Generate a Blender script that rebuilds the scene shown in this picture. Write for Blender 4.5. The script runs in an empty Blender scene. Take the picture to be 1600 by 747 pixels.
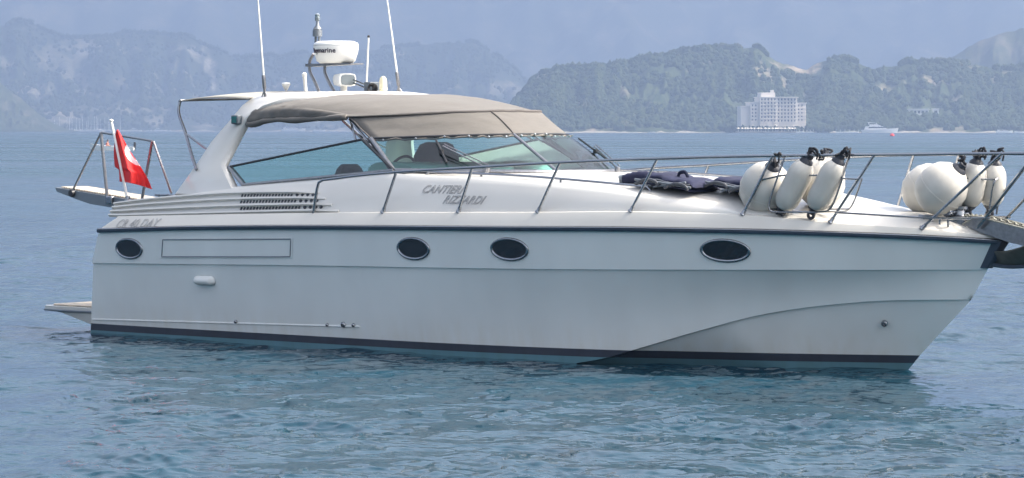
import bpy, bmesh, math, random
import numpy as np
from mathutils import Vector, Matrix
R = math.radians
random.seed(7)
rng = np.random.default_rng(11)

# ------------------------------------------------------------------ camera, sky, sun, exposure
scn = bpy.context.scene
col = scn.collection
FPX, EYE, HOR = 5500.0, 2.335, 203.0            # focal length in photo pixels, eye height, horizon row
cam_d = bpy.data.cameras.new('camera')
cam = bpy.data.objects.new('camera', cam_d)
col.objects.link(cam)
cam.location = (0, 0, EYE)
cam.rotation_euler = (R(90), 0, 0)
cam_d.sensor_width = 36.0
cam_d.lens = 36.0 * FPX / 1600.0
cam_d.shift_y = -(373.5 - HOR) / 1600.0
cam_d.clip_start = 0.5
cam_d.clip_end = 60000
scn.camera = cam

SUN_AZ, SUN_EL = 90.0, 46.0                      # clockwise from straight ahead (+Y), degrees
world = bpy.data.worlds.new('World')
scn.world = world
world.use_nodes = True
wn = world.node_tree
wn.nodes.clear()
sky = wn.nodes.new('ShaderNodeTexSky')
sky.sky_type = 'NISHITA'
sky.sun_disc = False
sky.sun_elevation = R(SUN_EL)
sky.sun_rotation = R(SUN_AZ)
sky.air_density = 1.0
sky.dust_density = 8.0
sky.ozone_density = 1.0
bg = wn.nodes.new('ShaderNodeBackground')
bg.inputs[1].default_value = 0.15
wo = wn.nodes.new('ShaderNodeOutputWorld')
hs = wn.nodes.new('ShaderNodeHueSaturation')       # milky summer sky: less blue than clear air
hs.inputs['Saturation'].default_value = 0.52
hs.inputs['Value'].default_value = 1.2
wn.links.new(sky.outputs[0], hs.inputs['Color'])
wn.links.new(hs.outputs[0], bg.inputs[0])
wn.links.new(bg.outputs[0], wo.inputs[0])

sun_d = bpy.data.lights.new('sun', 'SUN')
sun_d.energy = 2.0
sun_d.angle = R(0.6)
sun_d.color = (1.0, 0.91, 0.78)
sun = bpy.data.objects.new('sun', sun_d)
col.objects.link(sun)
sdir = Vector((math.cos(R(SUN_EL)) * math.sin(R(SUN_AZ)), math.cos(R(SUN_EL)) * math.cos(R(SUN_AZ)), math.sin(R(SUN_EL))))
sun.rotation_euler = sdir.to_track_quat('Z', 'Y').to_euler()
sun.location = (60, 40, 90)

scn.view_settings.view_transform = 'Standard'
scn.view_settings.look = 'None'
scn.view_settings.gamma = 1
scn.view_settings.exposure = 1.62
scn.view_settings.use_curve_mapping = False
scn.render.engine = 'CYCLES'
scn.cycles.use_denoising = True
scn.cycles.max_bounces = 8
scn.cycles.transparent_max_bounces = 12
scn.cycles.volume_bounces = 1
scn.cycles.caustics_reflective = False
scn.cycles.caustics_refractive = False
scn.cycles.sample_clamp_indirect = 6.0

# ------------------------------------------------------------------ where the yacht lies
BO = np.array([-3.642, 41.615])                 # yacht origin: transom, centreline, waterline
YAW = -44.4
AX = np.array([math.cos(R(YAW)), math.sin(R(YAW))])
PX = np.array([-AX[1], AX[0]])

def W(x, y, z):
    q = BO + AX * x + PX * y
    return (q[0], q[1], z)

def spot(u, v, y):
    """yacht point in the fore-and-aft plane y = const that the photo shows at pixel u, v"""
    k = (u - 800) / FPX
    x = (k * (BO[1] + PX[1] * y) - BO[0] - PX[0] * y) / (AX[0] - k * AX[1])
    Y = BO[1] + AX[1] * x + PX[1] * y
    return (x, y, EYE - (v - HOR) * Y / FPX)

def pix(x, y, z):
    w = W(x, y, z)
    return 800 + FPX * w[0] / w[1], HOR + FPX * (EYE - z) / w[1]

def far(u, v, Y):
    return ((u - 800) / FPX * Y, Y, EYE - (v - HOR) * Y / FPX)

# ------------------------------------------------------------------ helpers
def tag(o, label=None, cat=None, group=None, kind=None):
    if label: o['label'] = label
    if cat: o['category'] = cat
    if group: o['group'] = group
    if kind: o['kind'] = kind
    return o

def empty(name, loc, rz=0.0, label=None, cat=None, group=None):
    o = bpy.data.objects.new(name, None)
    col.objects.link(o)
    o.location = loc
    o.rotation_euler = (0, 0, rz)
    o.empty_display_size = 0.2
    return tag(o, label, cat, group)

class MB:
    def __init__(self): self.v, self.f, self.m = [], [], []
    def add(self, vs, fs, mi=0):
        b = len(self.v)
        self.v += [tuple(map(float, p)) for p in vs]
        self.f += [tuple(b + i for i in f) for f in fs]
        self.m += [mi] * len(fs)
        return self
    def box(self, x0, x1, y0, y1, z0, z1, mi=0):
        vs = [(x, y, z) for z in (z0, z1) for y in (y0, y1) for x in (x0, x1)]
        return self.add(vs, [(0, 2, 3, 1), (4, 5, 7, 6), (0, 1, 5, 4), (2, 6, 7, 3), (0, 4, 6, 2), (1, 3, 7, 5)], mi)
    def loft(self, rows, closed=False, caps=False, mi=0):
        n = len(rows[0]); vs = [p for r in rows for p in r]; fs = []
        for i in range(len(rows) - 1):
            for j in range(n if closed else n - 1):
                k = (j + 1) % n
                fs.append((i * n + j, i * n + k, (i + 1) * n + k, (i + 1) * n + j))
        if caps:
            fs.append(tuple(range(n))[::-1]); fs.append(tuple((len(rows) - 1) * n + j for j in range(n)))
        return self.add(vs, fs, mi)
    def tube(self, pts, r, n=8, closed=False, mi=0, flat=None):
        P = [Vector(p) for p in pts]
        rs = r if isinstance(r, (list, tuple)) else [r] * len(P)
        rows = []; ref = None
        for i, p in enumerate(P):
            if closed: t = P[(i + 1) % len(P)] - P[i - 1]
            else: t = P[min(i + 1, len(P) - 1)] - P[max(i - 1, 0)]
            t.normalize()
            if ref is None:
                ref = Vector((0, 0, 1)) if abs(t.z) < 0.9 else Vector((1, 0, 0))
            a = (ref - t * ref.dot(t)).normalized(); b = t.cross(a); ref = a
            fl = flat or 1.0
            rows.append([tuple(p + (a * math.cos(2 * math.pi * k / n) * rs[i] * fl + b * math.sin(2 * math.pi * k / n) * rs[i])) for k in range(n)])
        if closed: rows.append(rows[0])
        return self.loft(rows, True, not closed, mi)
    def lathe(self, prof, base=(0, 0, 0), axis=(0, 0, 1), n=24, mi=0):
        t = Vector(axis).normalized()
        ref = Vector((0, 0, 1)) if abs(t.z) < 0.9 else Vector((1, 0, 0))
        a = (ref - t * ref.dot(t)).normalized(); b = t.cross(a); B = Vector(base)
        rows = [[tuple(B + t * h + a * math.cos(2 * math.pi * k / n) * max(r, 1e-4) + b * math.sin(2 * math.pi * k / n) * max(r, 1e-4)) for k in range(n)] for r, h in prof]
        return self.loft(rows, True, True, mi)
    def prism(self, poly, off, mi=0):
        n = len(poly); o = Vector(off)
        vs = [tuple(p) for p in poly] + [tuple(Vector(p) + o) for p in poly]
        fs = [tuple(range(n))[::-1], tuple(range(n, 2 * n))] + [(i, (i + 1) % n, n + (i + 1) % n, n + i) for i in range(n)]
        return self.add(vs, fs, mi)
    def ball(self, c, rx, ry=None, rz=None, n=16, mi=0):
        ry = ry or rx; rz = rz or rx
        rows = []
        for i in range(n // 2 + 1):
            th = math.pi * i / (n // 2)
            s = max(math.sin(th), 1e-3)
            rows.append([(c[0] + rx * s * math.cos(2 * math.pi * k / n), c[1] + ry * s * math.sin(2 * math.pi * k / n), c[2] + rz * math.cos(th)) for k in range(n)])
        return self.loft(rows, True, True, mi)
    def mirror(self):
        b = len(self.v); n = len(self.f)
        self.v += [(x, -y, z) for x, y, z in self.v]
        self.f += [tuple(b + i for i in f)[::-1] for f in self.f[:n]]
        self.m += self.m[:n]
        return self
    def shift(self, d):
        self.v = [(x + d[0], y + d[1], z + d[2]) for x, y, z in self.v]
        return self
    def build(self, name, mat, parent=None, angle=35, bevel=0.0, solid=0.0, recalc=True, loc=None):
        me = bpy.data.meshes.new(name)
        me.from_pydata(self.v, [], self.f)
        if recalc:
            bm = bmesh.new(); bm.from_mesh(me)
            bmesh.ops.remove_doubles(bm, verts=bm.verts, dist=1e-5)
            bmesh.ops.recalc_face_normals(bm, faces=bm.faces)
            bm.to_mesh(me); bm.free()
        mats = mat if isinstance(mat, (list, tuple)) else [mat]
        for m in mats: me.materials.append(m)
        if len(mats) > 1 and not recalc: me.polygons.foreach_set('material_index', self.m)
        me.polygons.foreach_set('use_smooth', [True] * len(me.polygons))
        if angle < 180: me.set_sharp_from_angle(angle=R(angle))
        o = bpy.data.objects.new(name, me)
        col.objects.link(o)
        if parent: o.parent = parent
        if loc: o.location = loc
        if solid:
            m = o.modifiers.new('thick', 'SOLIDIFY'); m.thickness = solid; m.offset = 0
        if bevel:
            m = o.modifiers.new('round', 'BEVEL'); m.width = bevel; m.segments = 2; m.limit_method = 'ANGLE'; m.angle_limit = R(40)
        return o

def spl(xs, ys):
    xs = np.array(xs, float); ys = np.array(ys, float)
    d = np.diff(ys) / np.diff(xs)
    m = np.zeros(len(xs)); m[0], m[-1] = d[0], d[-1]
    for i in range(1, len(xs) - 1):
        if d[i - 1] * d[i] > 0:
            w1 = 2 * (xs[i + 1] - xs[i]) + xs[i] - xs[i - 1]; w2 = xs[i + 1] - xs[i] + 2 * (xs[i] - xs[i - 1])
            m[i] = (w1 + w2) / (w1 / d[i - 1] + w2 / d[i])
    def f(x):
        x = float(min(max(x, xs[0]), xs[-1])); i = int(min(np.searchsorted(xs, x, 'right') - 1, len(xs) - 2)); i = max(i, 0)
        h = xs[i + 1] - xs[i]; t = (x - xs[i]) / h
        return float((2*t**3 - 3*t*t + 1) * ys[i] + (t**3 - 2*t*t + t) * h * m[i] + (-2*t**3 + 3*t*t) * ys[i + 1] + (t**3 - t*t) * h * m[i + 1])
    return f

def curve(pts, n=8):
    """smooth path through points (Catmull-Rom)"""
    P = [Vector(p) for p in pts]; out = []
    for i in range(len(P) - 1):
        a, b, c, d = P[max(i - 1, 0)], P[i], P[i + 1], P[min(i + 2, len(P) - 1)]
        for k in range(n):
            t = k / n
            out.append(tuple(0.5 * ((2 * b) + (c - a) * t + (2 * a - 5 * b + 4 * c - d) * t * t + (3 * b - a - 3 * c + d) * t ** 3)))
    out.append(tuple(P[-1]))
    return out

# ------------------------------------------------------------------ materials
def mat(name, color, rough=0.5, metal=0.0, var=0.0, vscale=3.0, bump=0.0, bscale=40.0, coat=0.0, spec=0.5, sheen=0.0, stretch=None):
    m = bpy.data.materials.new(name); m.use_nodes = True
    nt = m.node_tree; p = nt.nodes['Principled BSDF']
    p.inputs['Base Color'].default_value = (*color, 1)
    p.inputs['Roughness'].default_value = rough
    p.inputs['Metallic'].default_value = metal
    p.inputs['Specular IOR Level'].default_value = spec
    if coat: p.inputs['Coat Weight'].default_value = coat; p.inputs['Coat Roughness'].default_value = 0.06
    if sheen: p.inputs['Sheen Weight'].default_value = sheen
    if var or bump:
        tc = nt.nodes.new('ShaderNodeTexCoord'); mp = nt.nodes.new('ShaderNodeMapping')
        nt.links.new(tc.outputs['Object'], mp.inputs[0])
        if stretch: mp.inputs['Scale'].default_value = stretch
    if var:
        n = nt.nodes.new('ShaderNodeTexNoise'); n.inputs['Scale'].default_value = vscale; n.inputs['Detail'].default_value = 5
        r = nt.nodes.new('ShaderNodeValToRGB')
        r.color_ramp.elements[0].position = 0.3; r.color_ramp.elements[1].position = 0.7
        r.color_ramp.elements[0].color = (*[c * (1 - var) for c in color], 1)
        r.color_ramp.elements[1].color = (*[min(1, c * (1 + var)) for c in color], 1)
        nt.links.new(mp.outputs[0], n.inputs[0]); nt.links.new(n.outputs[0], r.inputs[0]); nt.links.new(r.outputs[0], p.inputs['Base Color'])
    if bump:
        n = nt.nodes.new('ShaderNodeTexNoise'); n.inputs['Scale'].default_value = bscale; n.inputs['Detail'].default_value = 3
        b = nt.nodes.new('ShaderNodeBump'); b.inputs['Strength'].default_value = bump; b.inputs['Distance'].default_value = 0.02
        nt.links.new(mp.outputs[0], n.inputs[0]); nt.links.new(n.outputs[0], b.inputs['Height']); nt.links.new(b.outputs[0], p.inputs['Normal'])
    return m

M = {}
M['gelcoat'] = mat('gelcoat', (0.57, 0.555, 0.52), 0.28, var=0.03, vscale=1.5, coat=0.25)
M['deck'] = mat('deck_gelcoat', (0.55, 0.53, 0.485), 0.45, var=0.04, vscale=2.0, bump=0.05, bscale=120)
M['navy_rub'] = mat('navy_rubber', (0.035, 0.05, 0.075), 0.4, var=0.2, vscale=6)
M['steel'] = mat('polished_steel', (0.30, 0.31, 0.33), 0.2, 1.0)
M['steel_dull'] = mat('brushed_steel', (0.28, 0.28, 0.29), 0.35, 1.0, var=0.15, vscale=30)
M['alu'] = mat('painted_aluminium', (0.22, 0.24, 0.26), 0.4, 0.6)
M['canvas'] = mat('taupe_canvas', (0.115, 0.106, 0.094), 0.85, var=0.08, vscale=2.2, bump=0.5, bscale=5, sheen=0.1, stretch=(1, .5, 1.6))
M['canvas_dark'] = mat('seam_webbing', (0.10, 0.09, 0.085), 0.9)
M['awning'] = mat('cream_canvas', (0.55, 0.53, 0.48), 0.85, var=0.05, vscale=2)
M['awning'].node_tree.nodes['Principled BSDF'].inputs['Base Color'].default_value = (0.6, 0.58, 0.53, 1)
_nt = M['awning'].node_tree; _tr = _nt.nodes.new('ShaderNodeBsdfTranslucent'); _mx = _nt.nodes.new('ShaderNodeMixShader'); _tr.inputs[0].default_value = (0.62, 0.60, 0.55, 1); _mx.inputs[0].default_value = 0.45
_nt.links.new(_nt.nodes['Principled BSDF'].outputs[0], _mx.inputs[1]); _nt.links.new(_tr.outputs[0], _mx.inputs[2]); _nt.links.new(_mx.outputs[0], _nt.nodes['Material Output'].inputs[0])
M['teak'] = mat('teak', (0.40, 0.34, 0.27), 0.6, var=0.22, vscale=8, stretch=(1, 9, 1))
M['black'] = mat('black_plastic', (0.018, 0.019, 0.022), 0.45)
M['dark'] = mat('dark_interior', (0.02, 0.025, 0.035), 0.6)
M['seat_dark'] = mat('charcoal_cover', (0.06, 0.07, 0.085), 0.8)
M['porthole_glass'] = mat('porthole_glass', (0.012, 0.014, 0.02), 0.05, spec=0.6)
M['red'] = mat('red_cloth', (0.74, 0.022, 0.022), 0.75, var=0.06, vscale=6, bump=0.1, bscale=30)
M['flag_white'] = mat('white_cloth', (0.8, 0.78, 0.76), 0.8)
M['fender'] = mat('fender_vinyl', (0.53, 0.505, 0.455), 0.42, var=0.13, vscale=4, bump=0.08, bscale=14)
M['fender_cap'] = mat('navy_fender_cap', (0.02, 0.024, 0.035), 0.5)
M['rope'] = mat('black_rope', (0.022, 0.023, 0.028), 0.85, bump=0.5, bscale=90)
M['navy_fabric'] = mat('navy_fabric', (0.007, 0.010, 0.038), 0.85, var=0.25, vscale=8, bump=0.4, bscale=14)
M['piping'] = mat('white_piping', (0.6, 0.6, 0.62), 0.7)
M['plastic_white'] = mat('white_plastic', (0.78, 0.77, 0.73), 0.35, var=0.03)
M['plastic_cream'] = mat('yellowed_plastic', (0.72, 0.66, 0.46), 0.4)
M['letter'] = mat('grey_lettering', (0.17, 0.175, 0.19), 0.35, 0.3)
M['letter_dark'] = mat('dark_lettering', (0.03, 0.02, 0.04), 0.5)
M['lens'] = mat('lamp_lens', (0.35, 0.4, 0.42), 0.08, 0.6)
M['speaker'] = mat('speaker_grey', (0.09, 0.11, 0.13), 0.5)
M['galv'] = mat('galvanised', (0.38, 0.37, 0.31), 0.55, 0.7, var=0.25, vscale=12)
M['armrest'] = mat('grey_armrest', (0.05, 0.055, 0.065), 0.5)
M['olive'] = mat('olive_paint', (0.055, 0.057, 0.045), 0.5, var=0.3, vscale=10)
M['seat_green'] = mat('pale_upholstery', (0.62, 0.66, 0.62), 0.7, var=0.05)

def glass(name, tint, gl=0.09):
    m = bpy.data.materials.new(name); m.use_nodes = True
    nt = m.node_tree; nt.nodes.clear()
    o = nt.nodes.new('ShaderNodeOutputMaterial'); mx = nt.nodes.new('ShaderNodeMixShader')
    t = nt.nodes.new('ShaderNodeBsdfTransparent'); g = nt.nodes.new('ShaderNodeBsdfGlossy')
    fr = nt.nodes.new('ShaderNodeFresnel'); fr.inputs[0].default_value = 1.75
    t.inputs[0].default_value = (*tint, 1); g.inputs['Roughness'].default_value = 0.02
    nt.links.new(fr.outputs[0], mx.inputs[0]); nt.links.new(t.outputs[0], mx.inputs[1]); nt.links.new(g.outputs[0], mx.inputs[2])
    nt.links.new(mx.outputs[0], o.inputs[0])
    return m
M['glass'] = glass('tinted_glass', (0.46, 0.76, 0.73))

def hull_material():
    m = bpy.data.materials.new('hull_paint'); m.use_nodes = True
    nt = m.node_tree; p = nt.nodes['Principled BSDF']; N = nt.nodes.new; L = nt.links.new
    tc = N('ShaderNodeTexCoord'); sx = N('ShaderNodeSeparateXYZ'); L(tc.outputs['Object'], sx.inputs[0])
    sl = N('ShaderNodeMath'); sl.operation = 'MULTIPLY_ADD'; sl.inputs[1].default_value = -0.0028
    L(sx.outputs[0], sl.inputs[0]); L(sx.outputs[2], sl.inputs[2])
    rp = N('ShaderNodeValToRGB'); rp.color_ramp.interpolation = 'CONSTANT'
    e = rp.color_ramp.elements
    mr = N('ShaderNodeMapRange'); mr.inputs[1].default_value = -0.4; mr.inputs[2].default_value = 0.6
    L(sl.outputs[0], mr.inputs[0]); L(mr.outputs[0], rp.inputs[0])
    e[0].position = 0.0; e[0].color = (0.12, 0.25, 0.30, 1)
    e[1].position = 0.434; e[1].color = (0.05, 0.057, 0.078, 1)
    w = e.new(0.512); w.color = (0.78, 0.785, 0.76, 1)
    # faint weathering: long soft vertical streaks and patches
    mp = N('ShaderNodeMapping'); mp.inputs['Scale'].default_value = (1.2, 1.2, 0.6); L(tc.outputs['Object'], mp.inputs[0])
    n = N('ShaderNodeTexNoise'); n.inputs['Scale'].default_value = 1.6; n.inputs['Detail'].default_value = 6; L(mp.outputs[0], n.inputs[0])
    n2 = N('ShaderNodeMapRange'); n2.inputs[1].default_value = 0.3; n2.inputs[2].default_value = 0.75; n2.inputs[3].default_value = 0.93; n2.inputs[4].default_value = 1.03
    L(n.outputs[0], n2.inputs[0])
    mu = N('ShaderNodeMixRGB'); mu.blend_type = 'MULTIPLY'; mu.inputs[0].default_value = 1
    L(rp.outputs[0], mu.inputs[1]); L(n2.outputs[0], mu.inputs[2])
    gz_ = N('ShaderNodeMapRange'); gz_.inputs[1].default_value = 0.42; gz_.inputs[2].default_value = 0.11; gz_.inputs[3].default_value = 0.0; gz_.inputs[4].default_value = 0.32
    L(sl.outputs[0], gz_.inputs[0])
    mg = N('ShaderNodeMapping'); mg.inputs['Scale'].default_value = (9, 9, 0.8); L(tc.outputs['Object'], mg.inputs[0])
    ng = N('ShaderNodeTexNoise'); ng.inputs['Scale'].default_value = 1.0; ng.inputs['Detail'].default_value = 7; L(mg.outputs[0], ng.inputs[0])
    n3 = N('ShaderNodeMapRange'); n3.inputs[1].default_value = 0.38; n3.inputs[2].default_value = 0.72; L(ng.outputs[0], n3.inputs[0])
    gm = N('ShaderNodeMath'); gm.operation = 'MULTIPLY'; L(gz_.outputs[0], gm.inputs[0]); L(n3.outputs[0], gm.inputs[1])
    st = N('ShaderNodeMixRGB'); st.blend_type = 'MULTIPLY'; st.inputs[2].default_value = (0.80, 0.72, 0.56, 1)
    L(gm.outputs[0], st.inputs[0]); L(mu.outputs[0], st.inputs[1]); L(st.outputs[0], p.inputs['Base Color'])
    p.inputs['Roughness'].default_value = 0.24
    p.inputs['Coat Weight'].default_value = 0.3; p.inputs['Coat Roughness'].default_value = 0.08
    return m
M['hull'] = hull_material()

# ------------------------------------------------------------------ hills
def vnoise(x, y, seed=0):
    xi = np.floor(x).astype(np.int64); yi = np.floor(y).astype(np.int64)
    fx = x - xi; fy = y - yi; fx = fx * fx * (3 - 2 * fx); fy = fy * fy * (3 - 2 * fy)
    def h(a, b):
        n = (a * 374761393 + b * 668265263 + seed * 1442695041) & 0x7fffffff
        n = ((n ^ (n >> 13)) * 1274126177) & 0x7fffffff
        return ((n ^ (n >> 16)) & 0xffff) / 65535.0
    return (h(xi, yi) * (1 - fx) + h(xi + 1, yi) * fx) * (1 - fy) + (h(xi, yi + 1) * (1 - fx) + h(xi + 1, yi + 1) * fx) * fy

def fbm(x, y, seed=0, o=5):
    s = 0; a = 0.5; t = 0
    for i in range(o):
        s = s + a * vnoise(x, y, seed + i * 17); t += a; a *= 0.5; x = x * 2.03 + 5.1; y = y * 2.03 + 3.7
    return s / t

def hill_mat(name, g0, g1, rock, scale, rock_at, rock_soft=0.06):
    m = bpy.data.materials.new(name); m.use_nodes = True
    nt = m.node_tree; p = nt.nodes['Principled BSDF']; N = nt.nodes.new; L = nt.links.new
    tc = N('ShaderNodeTexCoord')
    at = N('ShaderNodeAttribute'); at.attribute_name = 'bare_rock'
    def noise(s, d=6, rough=0.6):
        n = N('ShaderNodeTexNoise'); n.inputs['Scale'].default_value = s; n.inputs['Detail'].default_value = d; n.inputs['Roughness'].default_value = rough
        L(tc.outputs['Object'], n.inputs[0]); return n
    a = noise(scale * 6)
    r = N('ShaderNodeValToRGB'); r.color_ramp.elements[0].position = 0.35; r.color_ramp.elements[1].position = 0.68
    r.color_ramp.elements[0].color = (*g0, 1); r.color_ramp.elements[1].color = (*g1, 1)
    L(a.outputs[0], r.inputs[0])
    b = noise(scale, 8, 0.68)
    mr = N('ShaderNodeMapRange'); mr.inputs[1].default_value = rock_at; mr.inputs[2].default_value = rock_at + rock_soft
    L(b.outputs[0], mr.inputs[0])
    mx = N('ShaderNodeMixRGB'); mx.inputs[2].default_value = (*rock, 1)
    cr = noise(scale * 9, 5, 0.75); cm = N('ShaderNodeMapRange'); cm.inputs[1].default_value = 0.42; cm.inputs[2].default_value = 0.60; cm.inputs[3].default_value = 0.25
    L(cr.outputs[0], cm.inputs[0]); ck = N('ShaderNodeMath'); ck.operation = 'MULTIPLY'; L(at.outputs['Fac'], ck.inputs[0]); L(cm.outputs[0], ck.inputs[1])
    mxa = N('ShaderNodeMath'); mxa.operation = 'MAXIMUM'; L(mr.outputs[0], mxa.inputs[0]); L(ck.outputs[0], mxa.inputs[1])
    L(mxa.outputs[0], mx.inputs[0]); L(r.outputs[0], mx.inputs[1]); L(mx.outputs[0], p.inputs['Base Color'])
    p.inputs['Roughness'].default_value = 0.95; p.inputs['Specular IOR Level'].default_value = 0.1
    return m
M['near_hill'] = hill_mat('near_hill', (0.025, 0.042, 0.016), (0.075, 0.092, 0.040), (0.34, 0.28, 0.21), 0.010, 0.57)
M['rocky_hill'] = hill_mat('rocky_hill', (0.03, 0.045, 0.02), (0.07, 0.08, 0.04), (0.17, 0.15, 0.115), 0.009, 0.56, 0.12)
M['far_hill'] = hill_mat('far_hill', (0.02, 0.033, 0.014), (0.06, 0.07, 0.042), (0.38, 0.34, 0.28), 0.006, 0.535, 0.12)
M['mountain'] = hill_mat('mountain', (0.05, 0.065, 0.035), (0.12, 0.125, 0.085), (0.36, 0.32, 0.26), 0.0055, 0.52, 0.2)
M['tree'] = hill_mat('pine_crowns', (0.02, 0.036, 0.013), (0.075, 0.092, 0.040), (0.09, 0.09, 0.04), 0.03, 0.62)
HILLS = {}; ROCK = {}
def hill(name, sil, Y0, D, m, step=3.0, rows=56, gully=0.35, gfreq=0.02, seed=1, rough=0.06, prof=0.85, jag=1.0, rocks=()):
    f = spl([s[0] for s in sil], [s[1] for s in sil])
    us = np.arange(sil[0][0], sil[-1][0] + step, step)
    vs = np.array([f(u) for u in us])
    vs = vs + (fbm(us * 0.055, us * 0 + seed, seed, 5) - 0.5) * 9 * jag
    Y1 = Y0 + D
    top = EYE + (HOR - vs) / FPX * Y1
    top = np.maximum(top, -4)
    pts = []
    S = np.concatenate([np.linspace(0, 1, rows), 1 + np.linspace(0, 1, 9)[1:]])
    for s in S:
        Y = Y0 + D * s
        X = (us - 800) / FPX * (Y0 + D * min(s, 1.0))
        if s <= 1:
            g = np.abs(fbm(us * gfreq, us * 0 + s * 1.3 + seed, seed + 3, 4) - 0.5) * 2
            g2 = fbm(us * gfreq * 4, us * 0 + s * 9, seed + 9, 4) - 0.5
            e = np.sin(np.pi * np.clip(s, 0, 1)) ** 0.7
            h = top * (s ** prof) * (1 - gully * e * (1 - g * 1.6)) + np.abs(top) * rough * g2 * e * 2
            h = np.minimum(h, top * s ** 0.55 + 1.0) - (3.0 if s == 0 else 0)
        else:
            h = top * (1 - (s - 1) * 0.8)
        pts.append(np.stack([X, np.full_like(X, Y), h], 1))
    n = len(us); V = np.concatenate(pts)
    F = [(i * n + j, i * n + j + 1, (i + 1) * n + j + 1, (i + 1) * n + j) for i in range(len(S) - 1) for j in range(n - 1)]
    me = bpy.data.meshes.new(name); me.from_pydata(V.tolist(), [], F); me.materials.append(m)
    me.polygons.foreach_set('use_smooth', [True] * len(me.polygons))
    pu = 800 + FPX * V[:, 0] / V[:, 1]; pv = HOR + FPX * (EYE - V[:, 2]) / V[:, 1]
    w = np.zeros(len(V))
    for (cu, cv, ru, rv, lean, k) in rocks:      # bare cliffs and scree where the hills show them
        d = np.sqrt(((pu - cu - lean * (pv - cv)) / ru) ** 2 + ((pv - cv) / rv) ** 2) + (fbm(pu * 0.09, pv * 0.09, seed + 50, 4) - 0.5) * 1.9
        w = np.maximum(w, k * np.clip((1.05 - d) / 0.35, 0, 1))
    at = me.attributes.new('bare_rock', 'FLOAT', 'POINT'); at.data.foreach_set('value', w.astype(np.float32))
    ROCK[name] = w.reshape(len(S), n)[:rows]
    o = bpy.data.objects.new(name, me); col.objects.link(o); tag(o, kind='structure')
    HILLS[name] = (V.reshape(len(S), n, 3)[:rows], us)
    return o

hill('mountain', [(-700, -20), (-300, -60), (-40, -70), (150, -40), (340, -25), (520, -60), (760, -95), (1000, -80), (1250, -40), (1420, -55), (1700, -90), (2300, -60)],
     7600, 2600, M['mountain'], step=6, rows=70, gully=0.45, gfreq=0.006, seed=5, rough=0.10, prof=0.9,
     rocks=[(60, 22, 60, 16, 0, .8), (225, 42, 26, 14, -.6, .8), (150, 10, 30, 12, 0, .6), (560, 30, 60, 14, .5, .5), (760, 45, 40, 10, 0, .5), (1060, 50, 45, 12, -.8, .6), (1150, 30, 40, 10, -.6, .5), (950, 15, 50, 10, 0, .5), (1420, 62, 30, 10, 0, .5), (330, 20, 30, 10, .4, .5)])
hill('far_hill', [(-700, 60), (-300, 20), (-60, 44), (0, 42), (30, 33), (62, 43), (100, 58), (180, 55), (212, 50), (290, 57), (330, 75), (375, 90), (430, 88), (500, 80), (620, 75), (690, 68), (735, 66), (765, 80), (800, 106), (832, 138), (865, 165), (905, 200), (930, 212)],
     5300, 900, M['far_hill'], step=3, rows=60, gully=0.4, gfreq=0.018, seed=2, rough=0.10,
     rocks=[(328, 102, 10, 34, .15, 1), (85, 92, 40, 22, .6, .6), (120, 125, 22, 16, .5, .6), (70, 140, 18, 10, 0, .5), (185, 130, 12, 10, 0, .5), (240, 188, 14, 8, 0, .8), (272, 105, 10, 12, 0, .5), (180, 176, 10, 7, 0, .6), (790, 140, 26, 14, .4, .6), (560, 130, 30, 12, .3, .4), (440, 178, 22, 5, 0, .7), (395, 190, 16, 6, 0, .6)])
hill('rocky_hill', [(-500, 90), (-200, 105), (-60, 122), (-5, 128), (18, 142), (45, 165), (66, 184), (84, 201), (100, 210)],
     4300, 250, M['rocky_hill'], step=2, rows=40, gully=0.3, gfreq=0.04, seed=12, rough=0.14, rocks=[(30, 152, 12, 8, .5, .9), (40, 176, 14, 6, 0, .7), (8, 165, 8, 8, 0, .5), (56, 190, 8, 5, 0, .5)])
hill('rocky_hill', [(1395, 130), (1450, 112), (1485, 92), (1510, 78), (1540, 60), (1572, 51), (1610, 46), (1690, 62), (1800, 50), (2000, 70), (2400, 60)],
     3700, 500, M['rocky_hill'], step=2.5, rows=50, gully=0.35, gfreq=0.025, seed=21, rough=0.12, rocks=[(1550, 66, 32, 13, -.4, .35), (1575, 85, 20, 10, 0, .35), (1525, 92, 14, 8, 0, .6)])
hill('headland', [(690, 212), (730, 204), (765, 188), (792, 172), (812, 152), (830, 130), (850, 114), (880, 106), (930, 105), (985, 96), (1040, 87), (1090, 78), (1140, 75), (1180, 76), (1200, 90), (1232, 100), (1258, 107), (1276, 98), (1320, 95), (1368, 107), (1420, 99), (1470, 97), (1530, 103), (1600, 108), (1750, 95), (1950, 105), (2300, 80)],
     2900, 330, M['near_hill'], step=2.5, rows=60, gully=0.32, gfreq=0.03, seed=31, rough=0.10,
     rocks=[(1190, 116, 17, 17, .5, .95), (1225, 132, 14, 10, .6, .8), (1385, 142, 22, 8, .8, .7), (1522, 108, 12, 7, 0, .9), (1552, 124, 9, 8, .4, .9), (972, 140, 7, 14, .5, .7), (905, 162, 16, 9, 0, .7), (945, 188, 7, 14, .5, .8), (845, 118, 12, 8, -.6, .6), (1470, 203, 16, 5, 0, .9), (1500, 203, 12, 4, 0, .8), (1255, 150, 8, 16, 0, .5), (1268, 172, 8, 6, 0, .5)])
def on_hill(name, u, v):
    V, us = HILLS[name]; j = int(np.argmin(np.abs(us - u))); best = None
    for i in range(1, V.shape[0]):
        pv = HOR + FPX * (EYE - V[i, j, 2]) / V[i, j, 1]
        if pv <= v: return V[i, j, 1]
    return V[-1, j, 1]

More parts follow.
